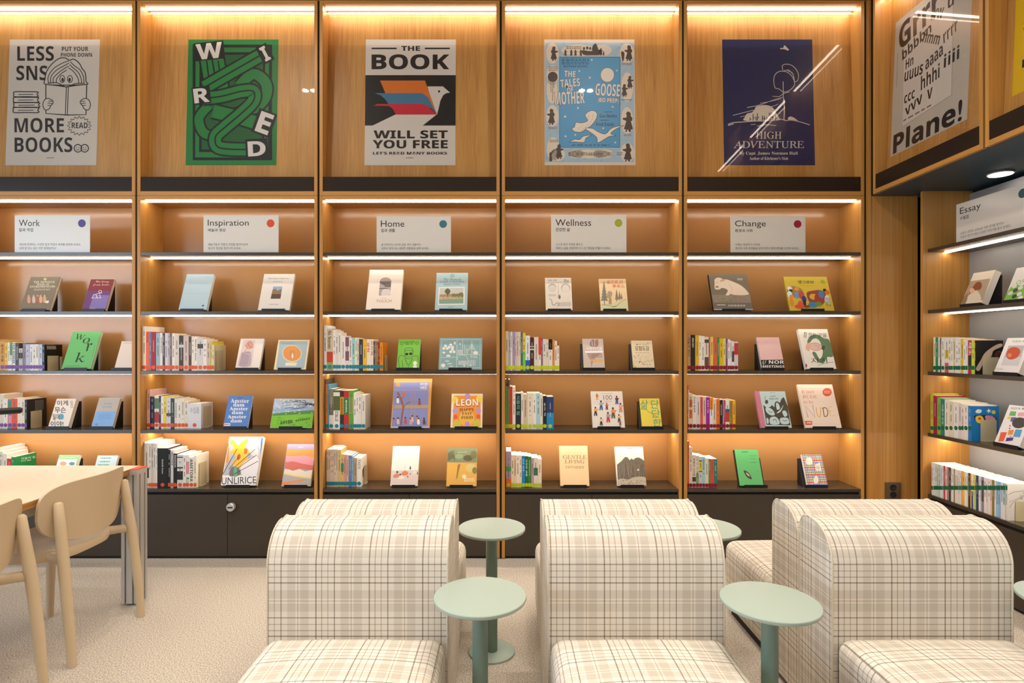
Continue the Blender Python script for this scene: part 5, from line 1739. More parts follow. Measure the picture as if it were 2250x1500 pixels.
# Home bay
o = [('e', 826, 285, 78, 56, 'efe2d6'), ('p', [748, 285, 904, 285, 892, 472, 736, 472], 'efe2d6'), ('e', 826, 287, 70, 50, 'a89890'), ('p', [756, 287, 896, 287, 884, 462, 742, 462], 'a89890'), ('p', [815, 312, 893, 312, 892, 360, 815, 355], '6a5a54'), ('P', [780, 460, 785, 400, 830, 380, 880, 400, 882, 455], 'd8c8c0'), ('p', [750, 370, 856, 370, 850, 380, 748, 380], '5a4c48'),
     ('t', 'THE', 782, 492, 830, 503, 'b07a60', 'n'), ('t', 'TOUCH', 710, 512, 902, 545, 'b07a60', 'n')]
D('3a', (632, 140, 1045, 146, 1012, 636, 582, 628), 'ecd9c8', o, 'large cream book with an arched photograph lettered Touch, in the Home bay', 0.03, 1)
o = [('o', 1666, 212, 22, 20, 4, '3f5a60'), ('o', 1666, 212, 12, 11, 3, '3f5a60'), ('t', 'The Monocle', 1552, 240, 1776, 272, '3f5a60', 'u'), ('t', 'Guide to Building', 1510, 272, 1808, 302, '3f5a60', 'u'), ('t', 'Better Cities', 1555, 304, 1762, 330, '3f5a60', 'u'), ('p', [1492, 352, 1812, 352, 1805, 568, 1478, 564], 'e8e4d8'), ('p', [1504, 362, 1802, 362, 1792, 556, 1490, 552], 'c6c0b8'),
     ('p', [1500, 440, 1795, 430, 1793, 510, 1492, 510], 'a88866'), ('p', [1492, 505, 1794, 490, 1792, 556, 1490, 552], '7f9c84'), ('P', [1565, 400, 1600, 368, 1635, 395, 1625, 430, 1600, 440, 1575, 425], '5a6238'), ('r', 1597, 430, 1604, 470, '4a4030'), ('P', [1650, 470, 1670, 430, 1710, 440, 1780, 420, 1795, 470, 1740, 490], '7a7440'), ('m', 1500, 470, 1785, 500, 3, 'd8c0a0'), ('m', 1605, 592, 1670, 600, 1, '3f5a60')]
D('3a', (1472, 175, 1862, 178, 1835, 636, 1436, 624), 'a9c0c0', o, 'pale teal guidebook with a framed river photograph, Home bay', 0.022, 1, hard=True)
o = [('t', '날 좀 찍어줘', 1055, 1022, 1170, 1042, '20400f', 'k', -6), ('t', '할머니들', 1070, 1045, 1155, 1062, '20400f', 'k', -5), ('o', 1022, 1048, 18, 16, 4, '20400f'), ('o', 1208, 1042, 18, 16, 4, '20400f'), ('Q', [1060, 1140, 1065, 1110, 1108, 1098, 1150, 1108, 1160, 1140, 1155, 1190, 1130, 1220, 1090, 1222, 1065, 1195], 5, '20301a'), ('L', [1058, 1138, 1108, 1125, 1162, 1138], 5, '20301a'), ('e', 1085, 1170, 20, 15, '1a2412'), ('e', 1133, 1166, 20, 15, '1a2412'),
     ('L', [1060, 1215, 1108, 1295, 1160, 1215], 5, '20301a'), ('L', [1000, 1330, 985, 1230, 1010, 1185, 1060, 1200], 5, '20301a'), ('L', [1230, 1260, 1215, 1190, 1165, 1200], 5, '20301a'), ('L', [1030, 1240, 1040, 1330], 4, '20301a'), ('l', [1108, 1295, 1108, 1330], 4, '20301a'), ('e', 1190, 1275, 24, 24, 'e0e4cc'), ('r', 1166, 1300, 1214, 1330, 'e0e4cc'), ('L', [1090, 1198, 1108, 1203, 1128, 1197], 4, '20301a')]
D('3a', (982, 1000, 1250, 996, 1240, 1345, 962, 1340), '72b436', o, 'bright green book with a line-drawn figure in sunglasses, Home bay', 0.018, 2)
W_ = 'dcd8ce'
o = [('q', [1525, 1000, 1995, 992, 1995, 1335, 1505, 1335], 4, W_), ('l', [1712, 1000, 1706, 1335], 4, W_), ('l', [1512, 1210, 1706, 1208], 4, W_), ('l', [1706, 1178, 1998, 1176], 4, W_), ('l', [1782, 1000, 1778, 1176], 4, W_), ('l', [1850, 1240, 1845, 1335], 4, W_), ('L', [1712, 1240, 1730, 1195, 1780, 1182, 1825, 1195, 1845, 1240], 4, W_)]
for cx, cy in ((1570, 1095), (1655, 1135), (1635, 1080)):
    for a in (90, 210, 330):
        o.append(('e', cx + 24 * math.cos(math.radians(a - 180)), cy + 20 * math.sin(math.radians(a - 180)), 18, 16, W_))
for x, y, rx, ry in ((1685, 1040, 13, 18), (1550, 1155, 18, 12), (1940, 1155, 32, 20), (1605, 1192, 26, 12), (1540, 1305, 26, 22), (1620, 1285, 34, 5), (1590, 1255, 30, 5), (1640, 1315, 30, 4), (1750, 1050, 10, 10), (1880, 1305, 10, 8), (1800, 1310, 12, 10)):
    o.append(('e', x, y, rx, ry, W_))
for k in range(6):
    o.append(('l', [1890 - 10 * k, 1040 + 18 * k, 1893, 1030 + 14 * k, 1893 + 10 * k, 1040 + 18 * k], 4, W_))
o += [('l', [1893, 1010, 1893, 1170], 5, W_), ('l', [1805, 1060, 1805, 1170], 4, W_), ('l', [1825, 1090, 1825, 1170], 4, W_), ('l', [1840, 1110, 1840, 1170], 4, W_), ('m', 1720, 1120, 1775, 1172, 3, W_), ('m', 1730, 1250, 1840, 1300, 3, W_), ('t', '우리집', 1872, 1185, 1958, 1220, W_, 'n')]
for k in range(9):
    o.append(('o', 1870 + (k % 3) * 28, 1255 + (k // 3) * 22, 13, 11, 3, W_))
D('3a', (1502, 980, 2022, 974, 2018, 1356, 1480, 1354), '7f9f9e', o, 'wide teal book with white plant drawings, second shelf of the Home bay', 0.012, 2, hard=True)
o = [('p', [945, 125, 1370, 120, 1345, 660, 905, 660], '7e7fae'), ('p', [952, 108, 1404, 108, 1402, 122, 950, 125], 'd49a40'), ('l', [950, 222, 1370, 218], 5, 'b09878'), ('p', [938, 400, 1365, 400, 1360, 440, 935, 440], 'a88868'), ('l', [930, 450, 1362, 450], 6, '8f7a64'), ('e', 993, 152, 26, 26, 'e08c3c'), ('L', [1020, 640, 1035, 520, 1050, 440, 1040, 380, 1010, 300, 985, 245], 20, '8a5038'), ('L', [1050, 440, 1090, 390, 1140, 360], 10, '8a5038'), ('L', [1035, 330, 1060, 285, 1080, 270], 9, '8a5038'), ('e', 1060, 275, 22, 26, 'c86a3c')]
for k in range(12):
    o.append(('l', [1150, 250 + 24 * k, 1196, 250 + 24 * k], 4, 'a08a88'))
o += [('l', [1150, 240, 1145, 530], 4, 'a08a88'), ('l', [1198, 240, 1194, 530], 4, 'a08a88'), ('t', '우리 집은', 1262, 130, 1355, 165, 'dcd4d8', 'k'), ('t', '아파트', 1262, 172, 1345, 215, 'dcd4d8', 'k')]
for x, y, c in ((985, 345, 'd8d0d0'), (1250, 370, '8a4a3c'), (1075, 590, 'b04838'), (1140, 600, 'c49484'), (1160, 570, 'c0a898'), (1218, 575, 'b87a5c'), (1235, 600, 'e0d8d0'), (1305, 600, '5f3a34'), (930, 600, '8a7a90'), (985, 595, 'c0b0a8')):
    o += [('e', x, y - 36, 10, 11, '3f2c28'), ('P', [x - 14, y + 30, x - 11, y - 22, x + 11, y - 22, x + 16, y + 30], c)]
o += [('p', [905, 655, 1370, 655, 1368, 678, 888, 678], '9fa4c0')]
D('3b', (948, 78, 1408, 80, 1372, 678, 888, 674), 'c98e44', o, 'tall picture book of a purple house with people and a tree, Home bay', 0.014, 3, hard=True)
o = [('p', [1675, 290, 2018, 292, 2005, 650, 1655, 650], 'e28a2c')]
for k in range(28):
    a = 2 * math.pi * k / 28
    o.append(('p', [1835, 560, 1835 + 95 * math.cos(a), 560 + 95 * math.sin(a), 1835 + 95 * math.cos(a + 0.11), 560 + 95 * math.sin(a + 0.11)], 'e8c84a'))
for x, y, r, c in ((1690, 340, 40, 'e8c83a'), (2000, 330, 40, 'e8c83a'), (1850, 300, 36, 'b48ab8'), (1690, 470, 34, 'b48ab8'), (1985, 470, 32, 'b48ab8'), (1840, 628, 32, 'b48ab8'), (1710, 625, 50, 'c8b43a'), (1960, 625, 50, 'c8b43a'), (1692, 540, 26, 'd85838'), (1980, 540, 26, 'd85838')):
    o.append(('e', x, y, r, r, c))
o += [('t', 'LEON', 1698, 336, 1988, 420, '5a3018', 'h'), ('t', 'LEON', 1702, 334, 1984, 412, 'efe4d4', 'b'), ('t', 'HAPPY', 1745, 440, 1932, 474, '4a2c14', 's'), ('t', 'FAST', 1775, 485, 1900, 518, '4a2c14', 's'), ('t', 'FOOD', 1765, 532, 1912, 568, '4a2c14', 's')]
D('3b', (1645, 266, 2048, 268, 2022, 670, 1630, 662), 'e4d2bc', o, 'square orange cookbook with a sunburst, third shelf of the Home bay', 0.024, 3, hard=True)
o = [('p', [892, 1200, 1240, 1200, 1225, 1380, 885, 1380], 'cfbfb8'), ('P', [920, 1260, 960, 1235, 1000, 1250, 980, 1280, 930, 1285], 'c88068'), ('P', [1020, 1240, 1060, 1205, 1105, 1225, 1095, 1255, 1040, 1260], 'c87a48'), ('e', 970, 1220, 14, 12, '4a4040'), ('e', 1008, 1248, 10, 9, '2a2624'), ('P', [1122, 1190, 1128, 1155, 1138, 1160, 1140, 1190], '3a4a38'), ('e', 1100, 1275, 12, 14, 'c07a68'), ('P', [985, 1290, 1030, 1265, 1060, 1290, 1010, 1300], 'e4d8c0'), ('e', 1180, 1225, 14, 24, 'e0cfc4'), ('e', 1222, 1240, 6, 16, '3a3430'), ('e', 1130, 1245, 6, 10, '6a5040'), ('e', 950, 1108, 3, 3, '6a6058'), ('l', [1064, 1150, 1066, 1190], 3, '8a7a70')]
D('3b', (912, 916, 1246, 918, 1220, 1384, 884, 1376), 'efe0d6', o, 'white book with food scattered along its foot, bottom shelf of the Home bay', 0.024, 4)
o = [('p', [1598, 935, 1962, 938, 1955, 1115, 1590, 1112], '7d8262'), ('p', [1590, 1115, 1956, 1115, 1948, 1395, 1578, 1392], 'd6a34a')]
for k in range(14):
    o.append(('L', [1600, 1000 + 7 * k, 1640 + 3 * k, 980 + 6 * k, 1680, 960 + 11 * k], 4, '4f4a34'))
for x, y, rx, ry, c in ((1740, 1040, 50, 30, '8a9a70'), (1850, 1060, 60, 36, '5a5438'), (1920, 1020, 40, 50, '6a6c48'), (1880, 1180, 60, 50, 'c8b474'), (1930, 1210, 30, 40, '7a7440')):
    o.append(('e', x, y, rx, ry, c))
for k in range(10):
    o.append(('L', [1750 - 3 * k, 1130 + 17 * k, 1720 - 2 * k, 1150 + 17 * k, 1760 - 6 * k, 1140 + 19 * k], 5, '5f5a3a'))
o += [('e', 1800, 1282, 26, 26, 'e8d8a8'), ('m', 1800, 1300, 1930, 1345, 3, 'ecdcb8'), ('m', 1720, 985, 1840, 992, 1, 'd8d4b8')]
D('3b', (1598, 935, 1962, 938, 1950, 1396, 1578, 1394), 'e0c48a', o, 'book split into olive and mustard plant pictures, bottom shelf of Home', 0.02, 4)
# Wellness bay
o = [('t', '사유 식탁', 592, 262, 706, 280, '3a302a', 'k'), ('m', 592, 290, 770, 300, 1, 'b8aca0'), ('t', 'THE', 792, 260, 826, 271, '2a2420', 'b'), ('t', 'SCHOOL', 792, 274, 858, 286, '2a2420', 'b'), ('t', 'OF LIFE', 792, 290, 852, 302, '2a2420', 'b'),
     ('e', 648, 362, 50, 50, 'a89c90'), ('e', 648, 372, 49, 42, 'd0c4b8'), ('e', 812, 370, 56, 54, 'c9bdb0'), ('o', 812, 368, 50, 50, 8, '8f8478'), ('e', 812, 378, 48, 44, 'd8ccc0'), ('r', 718, 325, 726, 480, 'c0b4a8'), ('P', [712, 470, 730, 450, 745, 470, 740, 500, 722, 500], '9a8e80'), ('P', [732, 455, 745, 470, 740, 500, 730, 495], '4a4038'), ('L', [605, 490, 635, 520, 640, 560, 660, 575, 700, 545, 720, 570, 700, 585], 6, '7a6c60'), ('m', 598, 440, 690, 470, 3, 'bdb1a5'), ('m', 720, 540, 870, 590, 4, 'b0a498')]
D('4a', (560, 240, 884, 242, 890, 640, 560, 630), 'ddd0c0', o, 'cream book with two round plates drawn like eyes, Wellness bay', 0.022, 1)
o = []
for cx, y0, y1, w_ in ((1285, 270, 560, 48), (1440, 370, 525, 26), (1475, 395, 510, 22), (1500, 420, 500, 14)):
    p_ = [cx, y0]
    n_ = 7
    for k in range(n_):
        f = (k + 1) / n_
        p_ += [cx + w_ * f, y0 + (y1 - y0) * 0.86 * f, cx + w_ * f * 0.6, y0 + (y1 - y0) * (0.86 * f - 0.02)]
    for k in range(n_ - 1, -1, -1):
        f = (k + 1) / n_
        p_ += [cx - w_ * f * 0.6, y0 + (y1 - y0) * (0.86 * f - 0.02), cx - w_ * f, y0 + (y1 - y0) * 0.86 * f]
    o += [('r', cx - 4, y1 - (y1 - y0) * 0.2, cx + 5, y1, '6f6450'), ('p', p_, '7d755e')]
o += [('t', '숲으로 간', 1320, 262, 1520, 308, 'd8694a', 'k'), ('t', '루푸스', 1388, 318, 1540, 360, 'd8694a', 'k'), ('P', [1320, 480, 1330, 410, 1360, 400, 1385, 420, 1370, 470], 'a89474'), ('P', [1340, 550, 1345, 480, 1370, 480, 1372, 550], 'b0845c'), ('L', [1250, 560, 1340, 570, 1420, 585, 1500, 520, 1560, 500], 5, '7d755e'), ('L', [1380, 590, 1440, 575], 5, '5a5040')]
o.insert(0, ('p', [1240, 560, 1570, 520, 1578, 632, 1244, 632], 'd0cc9a'))
D('4a', (1222, 250, 1556, 246, 1580, 634, 1240, 632), 'e6c89c', o, 'peach picture book with grey fir trees, top shelf of the Wellness bay', 0.012, 1, hard=True)
o = [('P', [1105, 1080, 1100, 1030, 1130, 1000, 1160, 1010, 1190, 1000, 1195, 1080], '9a7468'), ('l', [1120, 1015, 1130, 1075], 6, 'd8c4b8'), ('l', [1155, 1012, 1155, 1075], 6, 'd8c4b8'), ('p', [1060, 1155, 1250, 1150, 1170, 1210, 1140, 1260, 1120, 1320, 1110, 1250], 'a88c7c'), ('t', '시장의기술', 1050, 1082, 1248, 1122, 'ece4dc', 'k'), ('p', [1040, 1135, 1255, 1128, 1256, 1152, 1045, 1156], 'ece4dc'), ('r', 1100, 1230, 1265, 1246, 'e0a848'), ('r', 1150, 1250, 1265, 1262, 'e0a848'), ('m', 1120, 1165, 1250, 1210, 4, '8a6c5c'), ('r', 1030, 1300, 1048, 1332, 'c8d434')]
D('4a', (1005, 992, 1252, 990, 1290, 1340, 1030, 1340), 'c6b3a8', o, 'greyish pink paperback with a raised fork, second shelf of the Wellness bay', 0.018, 2, lipx=-0.006)
o = [('t', '모험도감', 1668, 1078, 1842, 1130, '3a3026', 'k'), ('m', 1672, 1148, 1850, 1158, 1, '9a8c78')]
for k in range(46):
    x, y = rs_.uniform(1640, 1880), rs_.uniform(1175, 1320) if k < 34 else rs_.uniform(1025, 1065)
    o.append(('L', [x, y, x + rs_.uniform(-16, 16), y + rs_.uniform(-12, 12), x + rs_.uniform(-18, 18), y + rs_.uniform(-10, 14)], 3, rs_.choice(('6a5c4a', '8a7a64', '4a4034'))))
o.append(('r', 1645, 1300, 1660, 1332, 'c8d434'))
D('4a', (1622, 1016, 1876, 1012, 1905, 1338, 1645, 1338), 'dcc8a4', o, 'cream field guide covered in tiny line drawings, Wellness bay', 0.018, 2, lipx=-0.006)
o = [('m', 1262, 258, 1415, 268, 1, 'b0a090'), ('t', '100', 1288, 282, 1396, 340, '8a7060', 'n'), ('m', 1295, 352, 1395, 362, 1, 'c88870')]
for x, y, s, a, bcol in ((1208, 300, .8, 'c85a34', 'e0a030'), (1255, 400, 1.25, '9aa4b0', '2f4a88'), (1182, 470, 1.15, 'd8a030', '2a2624'), (1325, 415, .9, 'c0503c', '4a3a3c'), (1455, 340, 1.1, '6a2c2c', '3a4a98'), (1497, 430, 1.2, 'e09484', 'c87868'), (1335, 540, 1.3, '9a9aa8', 'c02c34'), (1400, 490, 1.4, 'e08844', '5a4a44'), (1245, 590, 1.0, 'd0c498', '2a2a2a'), (1470, 555, 1.0, 'e0b440', '3a3a6a'), (1480, 610, .7, 'b04a3c', '4a4a5a')):
    o += [('e', x, y - 34 * s, 9 * s, 10 * s, '4a2c20'), ('P', [x - 18 * s, y - 14 * s, x + 4 * s, y - 24 * s, x + 20 * s, y - 10 * s, x + 10 * s, y + 10 * s, x - 10 * s, y + 8 * s], a), ('P', [x - 10 * s, y + 5 * s, x + 10 * s, y + 6 * s, x + 16 * s, y + 46 * s, x + 4 * s, y + 48 * s, x - 2 * s, y + 24 * s, x - 8 * s, y + 48 * s, x - 18 * s, y + 46 * s], bcol), ('L', [x + 16 * s, y - 10 * s, x + 30 * s, y - 20 * s], 5 * s, 'a8684c')]
D('4b', (1132, 235, 1530, 238, 1538, 668, 1140, 662), 'dfd2c6', o, 'white book crowded with small dancing people, third shelf of the Wellness bay', 0.022, 3)
o = [('t', '삶', 1716, 336, 1812, 442, '5fa070', 'k', -2), ('t', '단단한', 1850, 330, 1985, 630, '5fa070', 'k', 0), ('L', [1790, 440, 1830, 470, 1880, 490, 1940, 530], 5, '6a6a3a')]
o[1] = ('t', '단', 1848, 330, 1950, 430, '5fa070', 'k')
o += [('t', '단', 1862, 440, 1968, 530, '5fa070', 'k'), ('t', '한', 1880, 545, 1985, 630, '5fa070', 'k')]
D('4b', (1702, 322, 1952, 312, 1998, 650, 1750, 640), 'e2c848', o, 'small yellow book with chunky green Korean lettering, Wellness bay', 0.014, 3, lipx=-0.004)
o = [('e', 905, 955, 14, 10, 'd8b088'), ('m', 810, 990, 1000, 998, 1, 'c8a47c'), ('t', 'GENTLE', 765, 1025, 1055, 1070, '6a4e34', 'u'), ('t', 'LIVING', 790, 1080, 1032, 1122, '6a4e34', 'u'), ('m', 800, 1150, 1030, 1182, 2, 'a88460')]
D('4b', (715, 915, 1065, 915, 1098, 1372, 740, 1384), 'eac596', o, 'peach book lettered Gentle Living, bottom shelf of the Wellness bay', 0.026, 4, hard=True)
o = [('m', 1575, 948, 1640, 958, 1, '5a5048'), ('m', 1590, 972, 1665, 978, 1, '8a7c70'), ('p', [1440, 1145, 1500, 1100, 1535, 1060, 1550, 1050, 1580, 1058, 1600, 1090, 1625, 1070, 1650, 1085, 1680, 1062, 1720, 1058, 1745, 1068, 1790, 1095, 1800, 1310, 1448, 1325], '6f6354')]
for k in range(40):
    x = 1455 + k * 8.3
    y = 1110 + rs_.uniform(0, 60)
    o.append(('L', [x, y, x + rs_.uniform(-10, 20), y + 70, x + rs_.uniform(-10, 30), y + 130 + rs_.uniform(0, 50)], 3, rs_.choice(('9a8e7c', '4f463c', '8a7e6c'))))
o += [('P', [1448, 1330, 1500, 1310, 1580, 1320, 1640, 1295, 1720, 1285, 1800, 1300, 1802, 1385, 1448, 1385], 'b5a892'), ('P', [1690, 1215, 1705, 1192, 1720, 1210], 'd8ccb8')]
for k in range(30):
    o.append(('e', rs_.uniform(1460, 1790), rs_.uniform(1325, 1380), rs_.uniform(4, 10), 4, rs_.choice(('6f6354', 'd0c4b0', '8a7e6c'))))
D('4b', (1415, 925, 1778, 926, 1802, 1390, 1446, 1394), 'efe4d8', o, 'white book with a grey engraved mountain, bottom shelf of the Wellness bay', 0.028, 4)
# Change bay
o = [('p', [355, 445, 835, 430, 850, 560, 385, 560], '8a7a66'), ('p', [310, 195, 760, 195, 830, 440, 355, 450], '76695a'), ('P', [385, 300, 382, 265, 410, 240, 450, 240, 480, 255, 530, 260, 600, 285, 680, 320, 740, 360, 790, 410, 805, 440, 740, 452, 640, 450, 585, 440, 560, 455, 525, 452, 545, 410, 540, 385, 480, 365, 440, 385, 395, 380, 385, 345], 'ddc8b0'),
     ('P', [445, 285, 475, 258, 515, 262, 490, 280], 'b89c84'), ('e', 415, 352, 22, 16, 'b8967c'), ('e', 408, 352, 5, 5, '5a4034'), ('e', 424, 352, 5, 5, '5a4034'), ('e', 415, 298, 5, 4, '3a2c24'), ('L', [560, 320, 600, 380, 580, 440], 4, 'b89c84'), ('m', 655, 245, 720, 270, 2, 'e0d4c4')]
for k in range(40):
    x, y = rs_.uniform(380, 830), rs_.uniform(465, 540)
    o.append(('l', [x, y, x + rs_.uniform(10, 30), y + rs_.uniform(-3, 3)], 4, rs_.choice(('a89a84', '6a5c4c'))))
o += [('p', [385, 545, 850, 545, 866, 632, 384, 634], '6c6256'), ('m', 425, 565, 525, 580, 1, 'e4dcd0'), ('m', 560, 568, 770, 590, 2, 'c8bcae'), ('p', [384, 622, 866, 618, 868, 632, 384, 634], 'b8aca0')]
D('5a', (305, 195, 760, 192, 868, 630, 384, 634), '6c6256', o, 'sepia book with a sitting pig, top shelf of the Change bay', 0.022, 1, spine='2c2622', hard=True)
o = [('t', '맹그로브', 1476, 268, 1672, 308, '2a2414', 'k'), ('m', 1490, 325, 1665, 334, 1, '9a8a34'), ('P', [1755, 300, 1760, 265, 1785, 255, 1810, 280, 1805, 308], 'a8aa30'), ('P', [1325, 380, 1360, 345, 1420, 340, 1500, 370, 1520, 420, 1480, 470, 1330, 470], '9a7a4c'), ('P', [1560, 430, 1640, 395, 1750, 390, 1800, 450, 1760, 560, 1600, 560], '8a4a3c')]
for x, y, rx, ry, c in ((1360, 370, 30, 26, 'e4dcd0'), (1370, 395, 22, 18, '2a2420'), (1350, 440, 30, 40, 'd8dce0'), (1370, 470, 28, 24, 'e08c28'), (1360, 540, 26, 50, 'd8842c'), (1440, 450, 34, 44, '6a90b8'), (1445, 375, 28, 22, 'e0902c'), (1495, 450, 36, 50, 'c04c30'), (1520, 500, 30, 40, '3a3a80'), (1640, 470, 50, 36, 'e0a030'), (1700, 490, 50, 60, 'a03a2c'), (1740, 440, 36, 50, '4a7aa0'), (1620, 570, 60, 34, '3f80a0'), (1470, 570, 40, 50, 'd05a34'), (1440, 590, 50, 24, 'd84a2c'), (1520, 545, 18, 40, '2a2424'), (1790, 390, 22, 20, '3a2420'), (1820, 415, 30, 26, 'd86a3c'), (1805, 520, 34, 70, 'd8d4cc'), (1780, 570, 34, 30, 'd8b828'), (1690, 560, 40, 30, '6a8a40'), (1540, 590, 40, 16, '8a3a2c')):
    o.append(('e', x, y, rx, ry, c))
for k in range(6):
    o.append(('l', [1775, 485 + 18 * k, 1840, 492 + 18 * k], 6, '3a3430'))
D('5a', (1300, 222, 1838, 218, 1878, 640, 1330, 640), 'cdb038', o, 'wide yellow picture book crowded with colourful figures, top shelf of Change', 0.012, 1, hard=True, spine='b09428')
o = [('p', [968, 1240, 1248, 1236, 1265, 1345, 985, 1345], '1a1614'), ('t', '(/ NOR', 990, 1245, 1255, 1295, 'e8e0d8', 'b'), ('t', 'MEETINGS', 990, 1300, 1258, 1330, 'e8e0d8', 'b'), ('m', 1015, 1022, 1058, 1028, 1, 'c8949a'), ('e', 1195, 1075, 4, 4, '8a7a78')]
D('5a', (925, 978, 1200, 972, 1265, 1345, 985, 1345), 'dfb5b0', o, 'pink notebook with a black banded foot, second shelf of the Change bay', 0.02, 2, spine='c9c0b8', hard=True, lipx=-0.008)
o = [('P', [1555, 1075, 1560, 1010, 1620, 950, 1690, 945, 1760, 985, 1830, 1010, 1870, 1195, 1790, 1215, 1755, 1280, 1720, 1290, 1660, 1260, 1610, 1170, 1650, 1160, 1700, 1240, 1740, 1170, 1730, 1080, 1700, 1010, 1640, 990, 1590, 1040], '5f7d58'), ('P', [1575, 1075, 1620, 1050, 1690, 1055, 1735, 1085, 1720, 1120, 1660, 1140, 1600, 1125], 'ddb4a4'), ('Q', [1575, 1075, 1620, 1050, 1690, 1055, 1735, 1085, 1720, 1120, 1660, 1140, 1600, 1125], 5, 'b06a60'), ('P', [1530, 1120, 1545, 1060, 1575, 1050, 1590, 1090, 1570, 1150], 'dda898'), ('L', [1640, 1075, 1690, 1085, 1680, 1110], 4, 'c07a70'), ('P', [1735, 1085, 1770, 1080, 1760, 1125, 1730, 1120], '4a4a3c'),
     ('t', '참 많은', 1510, 920, 1660, 990, '2f3a2c', 'n', 6), ('t', '곳을', 1690, 925, 1800, 975, '2f3a2c', 'n', 0), ('t', '지켜', 1590, 1225, 1790, 1290, '2f3a2c', 'n', -4), ('L', [1670, 1320, 1760, 1290, 1870, 1270], 4, '2f3a2c'), ('e', 1524, 1325, 14, 24, '96203c')]
D('5a', (1442, 884, 1810, 870, 1900, 1350, 1528, 1360), 'e8ded2', o, 'white book with a green-sleeved figure curled into a ring, Change bay', 0.026, 2)
o = [('p', [876, 238, 930, 236, 1030, 670, 968, 676], 'c57888')]
o += [('m', 1050, 250, 1125, 258, 1, '6a7c7c'), ('m', 1065, 290, 1130, 302, 1, '4a4640'), ('t', '이상한 나라', 1052, 315, 1160, 340, '4a4640', 'k'), ('P', [1005, 370, 1012, 345, 1035, 345, 1042, 375, 1022, 390], '4f4636'), ('L', [1010, 295, 1000, 320, 1020, 345], 4, '4f4636'), ('p', [985, 400, 1030, 440, 1080, 420, 1090, 400, 1120, 430, 1125, 370, 1150, 355, 1185, 375, 1200, 330, 1225, 305, 1245, 340, 1290, 420, 1330, 640, 1035, 640], '4a4034')]
for pts in ([1015, 440, 1060, 435, 1110, 470, 1130, 520, 1080, 525, 1030, 490], [1140, 380, 1165, 380, 1190, 440, 1160, 460, 1145, 430], [1075, 560, 1130, 540, 1180, 575, 1190, 630, 1085, 630], [1220, 480, 1260, 470, 1285, 520, 1250, 540], [1200, 560, 1290, 555, 1310, 620, 1220, 625], [1030, 560, 1055, 570, 1060, 620, 1040, 625], [1150, 500, 1200, 450, 1230, 400, 1200, 480]):
    o.append(('P', pts, 'b9cccc'))
for pts in ([1050, 470, 1080, 490, 1100, 480], [1110, 590, 1140, 570, 1160, 610], [1230, 580, 1260, 590, 1290, 580], [1165, 520, 1230, 520]):
    o.append(('L', pts, 6, '4a4034'))
D('5b', (876, 236, 1236, 236, 1350, 668, 968, 676), 'b9cccc', o, 'pale blue book with a pink spine strip and dark cut-out castle, Change bay', 0.02, 3, hard=True, spine='c57888')
o = [('t', "It isn't", 1478, 222, 1632, 262, 'd07a58', 'u'), ('t', 'RUDE', 1490, 282, 1670, 322, 'd07a58', 'u'), ('t', 'to be', 1500, 345, 1620, 384, 'd07a58', 'u'), ('e', 1788, 246, 56, 50, 'd8603c'), ('m', 1750, 225, 1826, 265, 4, 'eaa890'), ('l', [1552, 550, 1515, 405, 1640, 548, 1608, 400], 11, 'b898ac'), ('L', [1655, 430, 1662, 500, 1685, 540, 1705, 520, 1705, 425], 9, 'd8a858'), ('l', [1735, 440, 1752, 535], 9, '6a4030'), ('L', [1728, 440, 1770, 435, 1795, 480, 1785, 530, 1750, 538], 9, '6a4030'), ('l', [1850, 420, 1800, 425, 1830, 530, 1885, 525], 8, 'dcc068'), ('l', [1812, 475, 1855, 472], 8, 'dcc068'), ('p', [1510, 590, 1600, 592, 1602, 636, 1522, 640], 'd0583c'), ('m', 1535, 600, 1590, 624, 1, 'f0d8c8'), ('l', [1530, 622, 1960, 628], 2, 'cdb8a8')]
D('5b', (1424, 153, 1848, 152, 1968, 670, 1522, 672), 'e9d2c0', o, 'large cream book lettered Nude in crayon, third shelf of the Change bay', 0.018, 3, hard=True)
o = [('m', 780, 978, 860, 998, 2, '2a4a30'), ('m', 875, 1030, 965, 1040, 1, '3f8050'), ('m', 875, 1055, 950, 1075, 2, '4a9058'), ('m', 875, 1105, 950, 1114, 1, '2a4a30'), ('P', [775, 1200, 800, 1200, 840, 1230, 865, 1290, 840, 1290, 800, 1260], '3a3a34'), ('P', [800, 1220, 830, 1235, 845, 1265, 815, 1250], 'c8a89c'), ('m', 935, 1205, 970, 1210, 1, '3f8050')]
D('5b', (690, 958, 985, 965, 1000, 1368, 706, 1362), '5fae68', o, 'bright green book with a small leaf-shaped cut-out, bottom shelf of Change', 0.03, 4, spine='22241f', lipx=0.025)
o = []
QK = ['d86a4a', '7a8ac8', 'e0b84a', '7ab07a', 'c07ab0', 'd84a3a']
for k in range(11):
    f = (k + 0.3) / 11
    o.append(('p', [1478 + 245 * f, 1010, 1478 + 245 * (f + .045), 1010, 1545 + 250 * (f + .045), 1345, 1545 + 250 * f, 1345], QK[k % 6]))
for k in range(13):
    y = 1016 + k * 25.5
    o.append(('p', [1470, y, 1800, y, 1800, y + 11, 1470, y + 11], QK[(k * 2 + 1) % 6]))
o += [('P', [1525, 1070, 1550, 1045, 1590, 1045, 1612, 1080, 1600, 1115, 1560, 1120, 1530, 1105], 'ece0d6'), ('p', [1640, 1120, 1700, 1095, 1720, 1180, 1650, 1185], 'ece0d6'), ('P', [1615, 1290, 1640, 1240, 1665, 1240, 1680, 1290, 1650, 1320], 'ece0d6'), ('m', 1650, 1130, 1700, 1170, 4, 'a89890')]
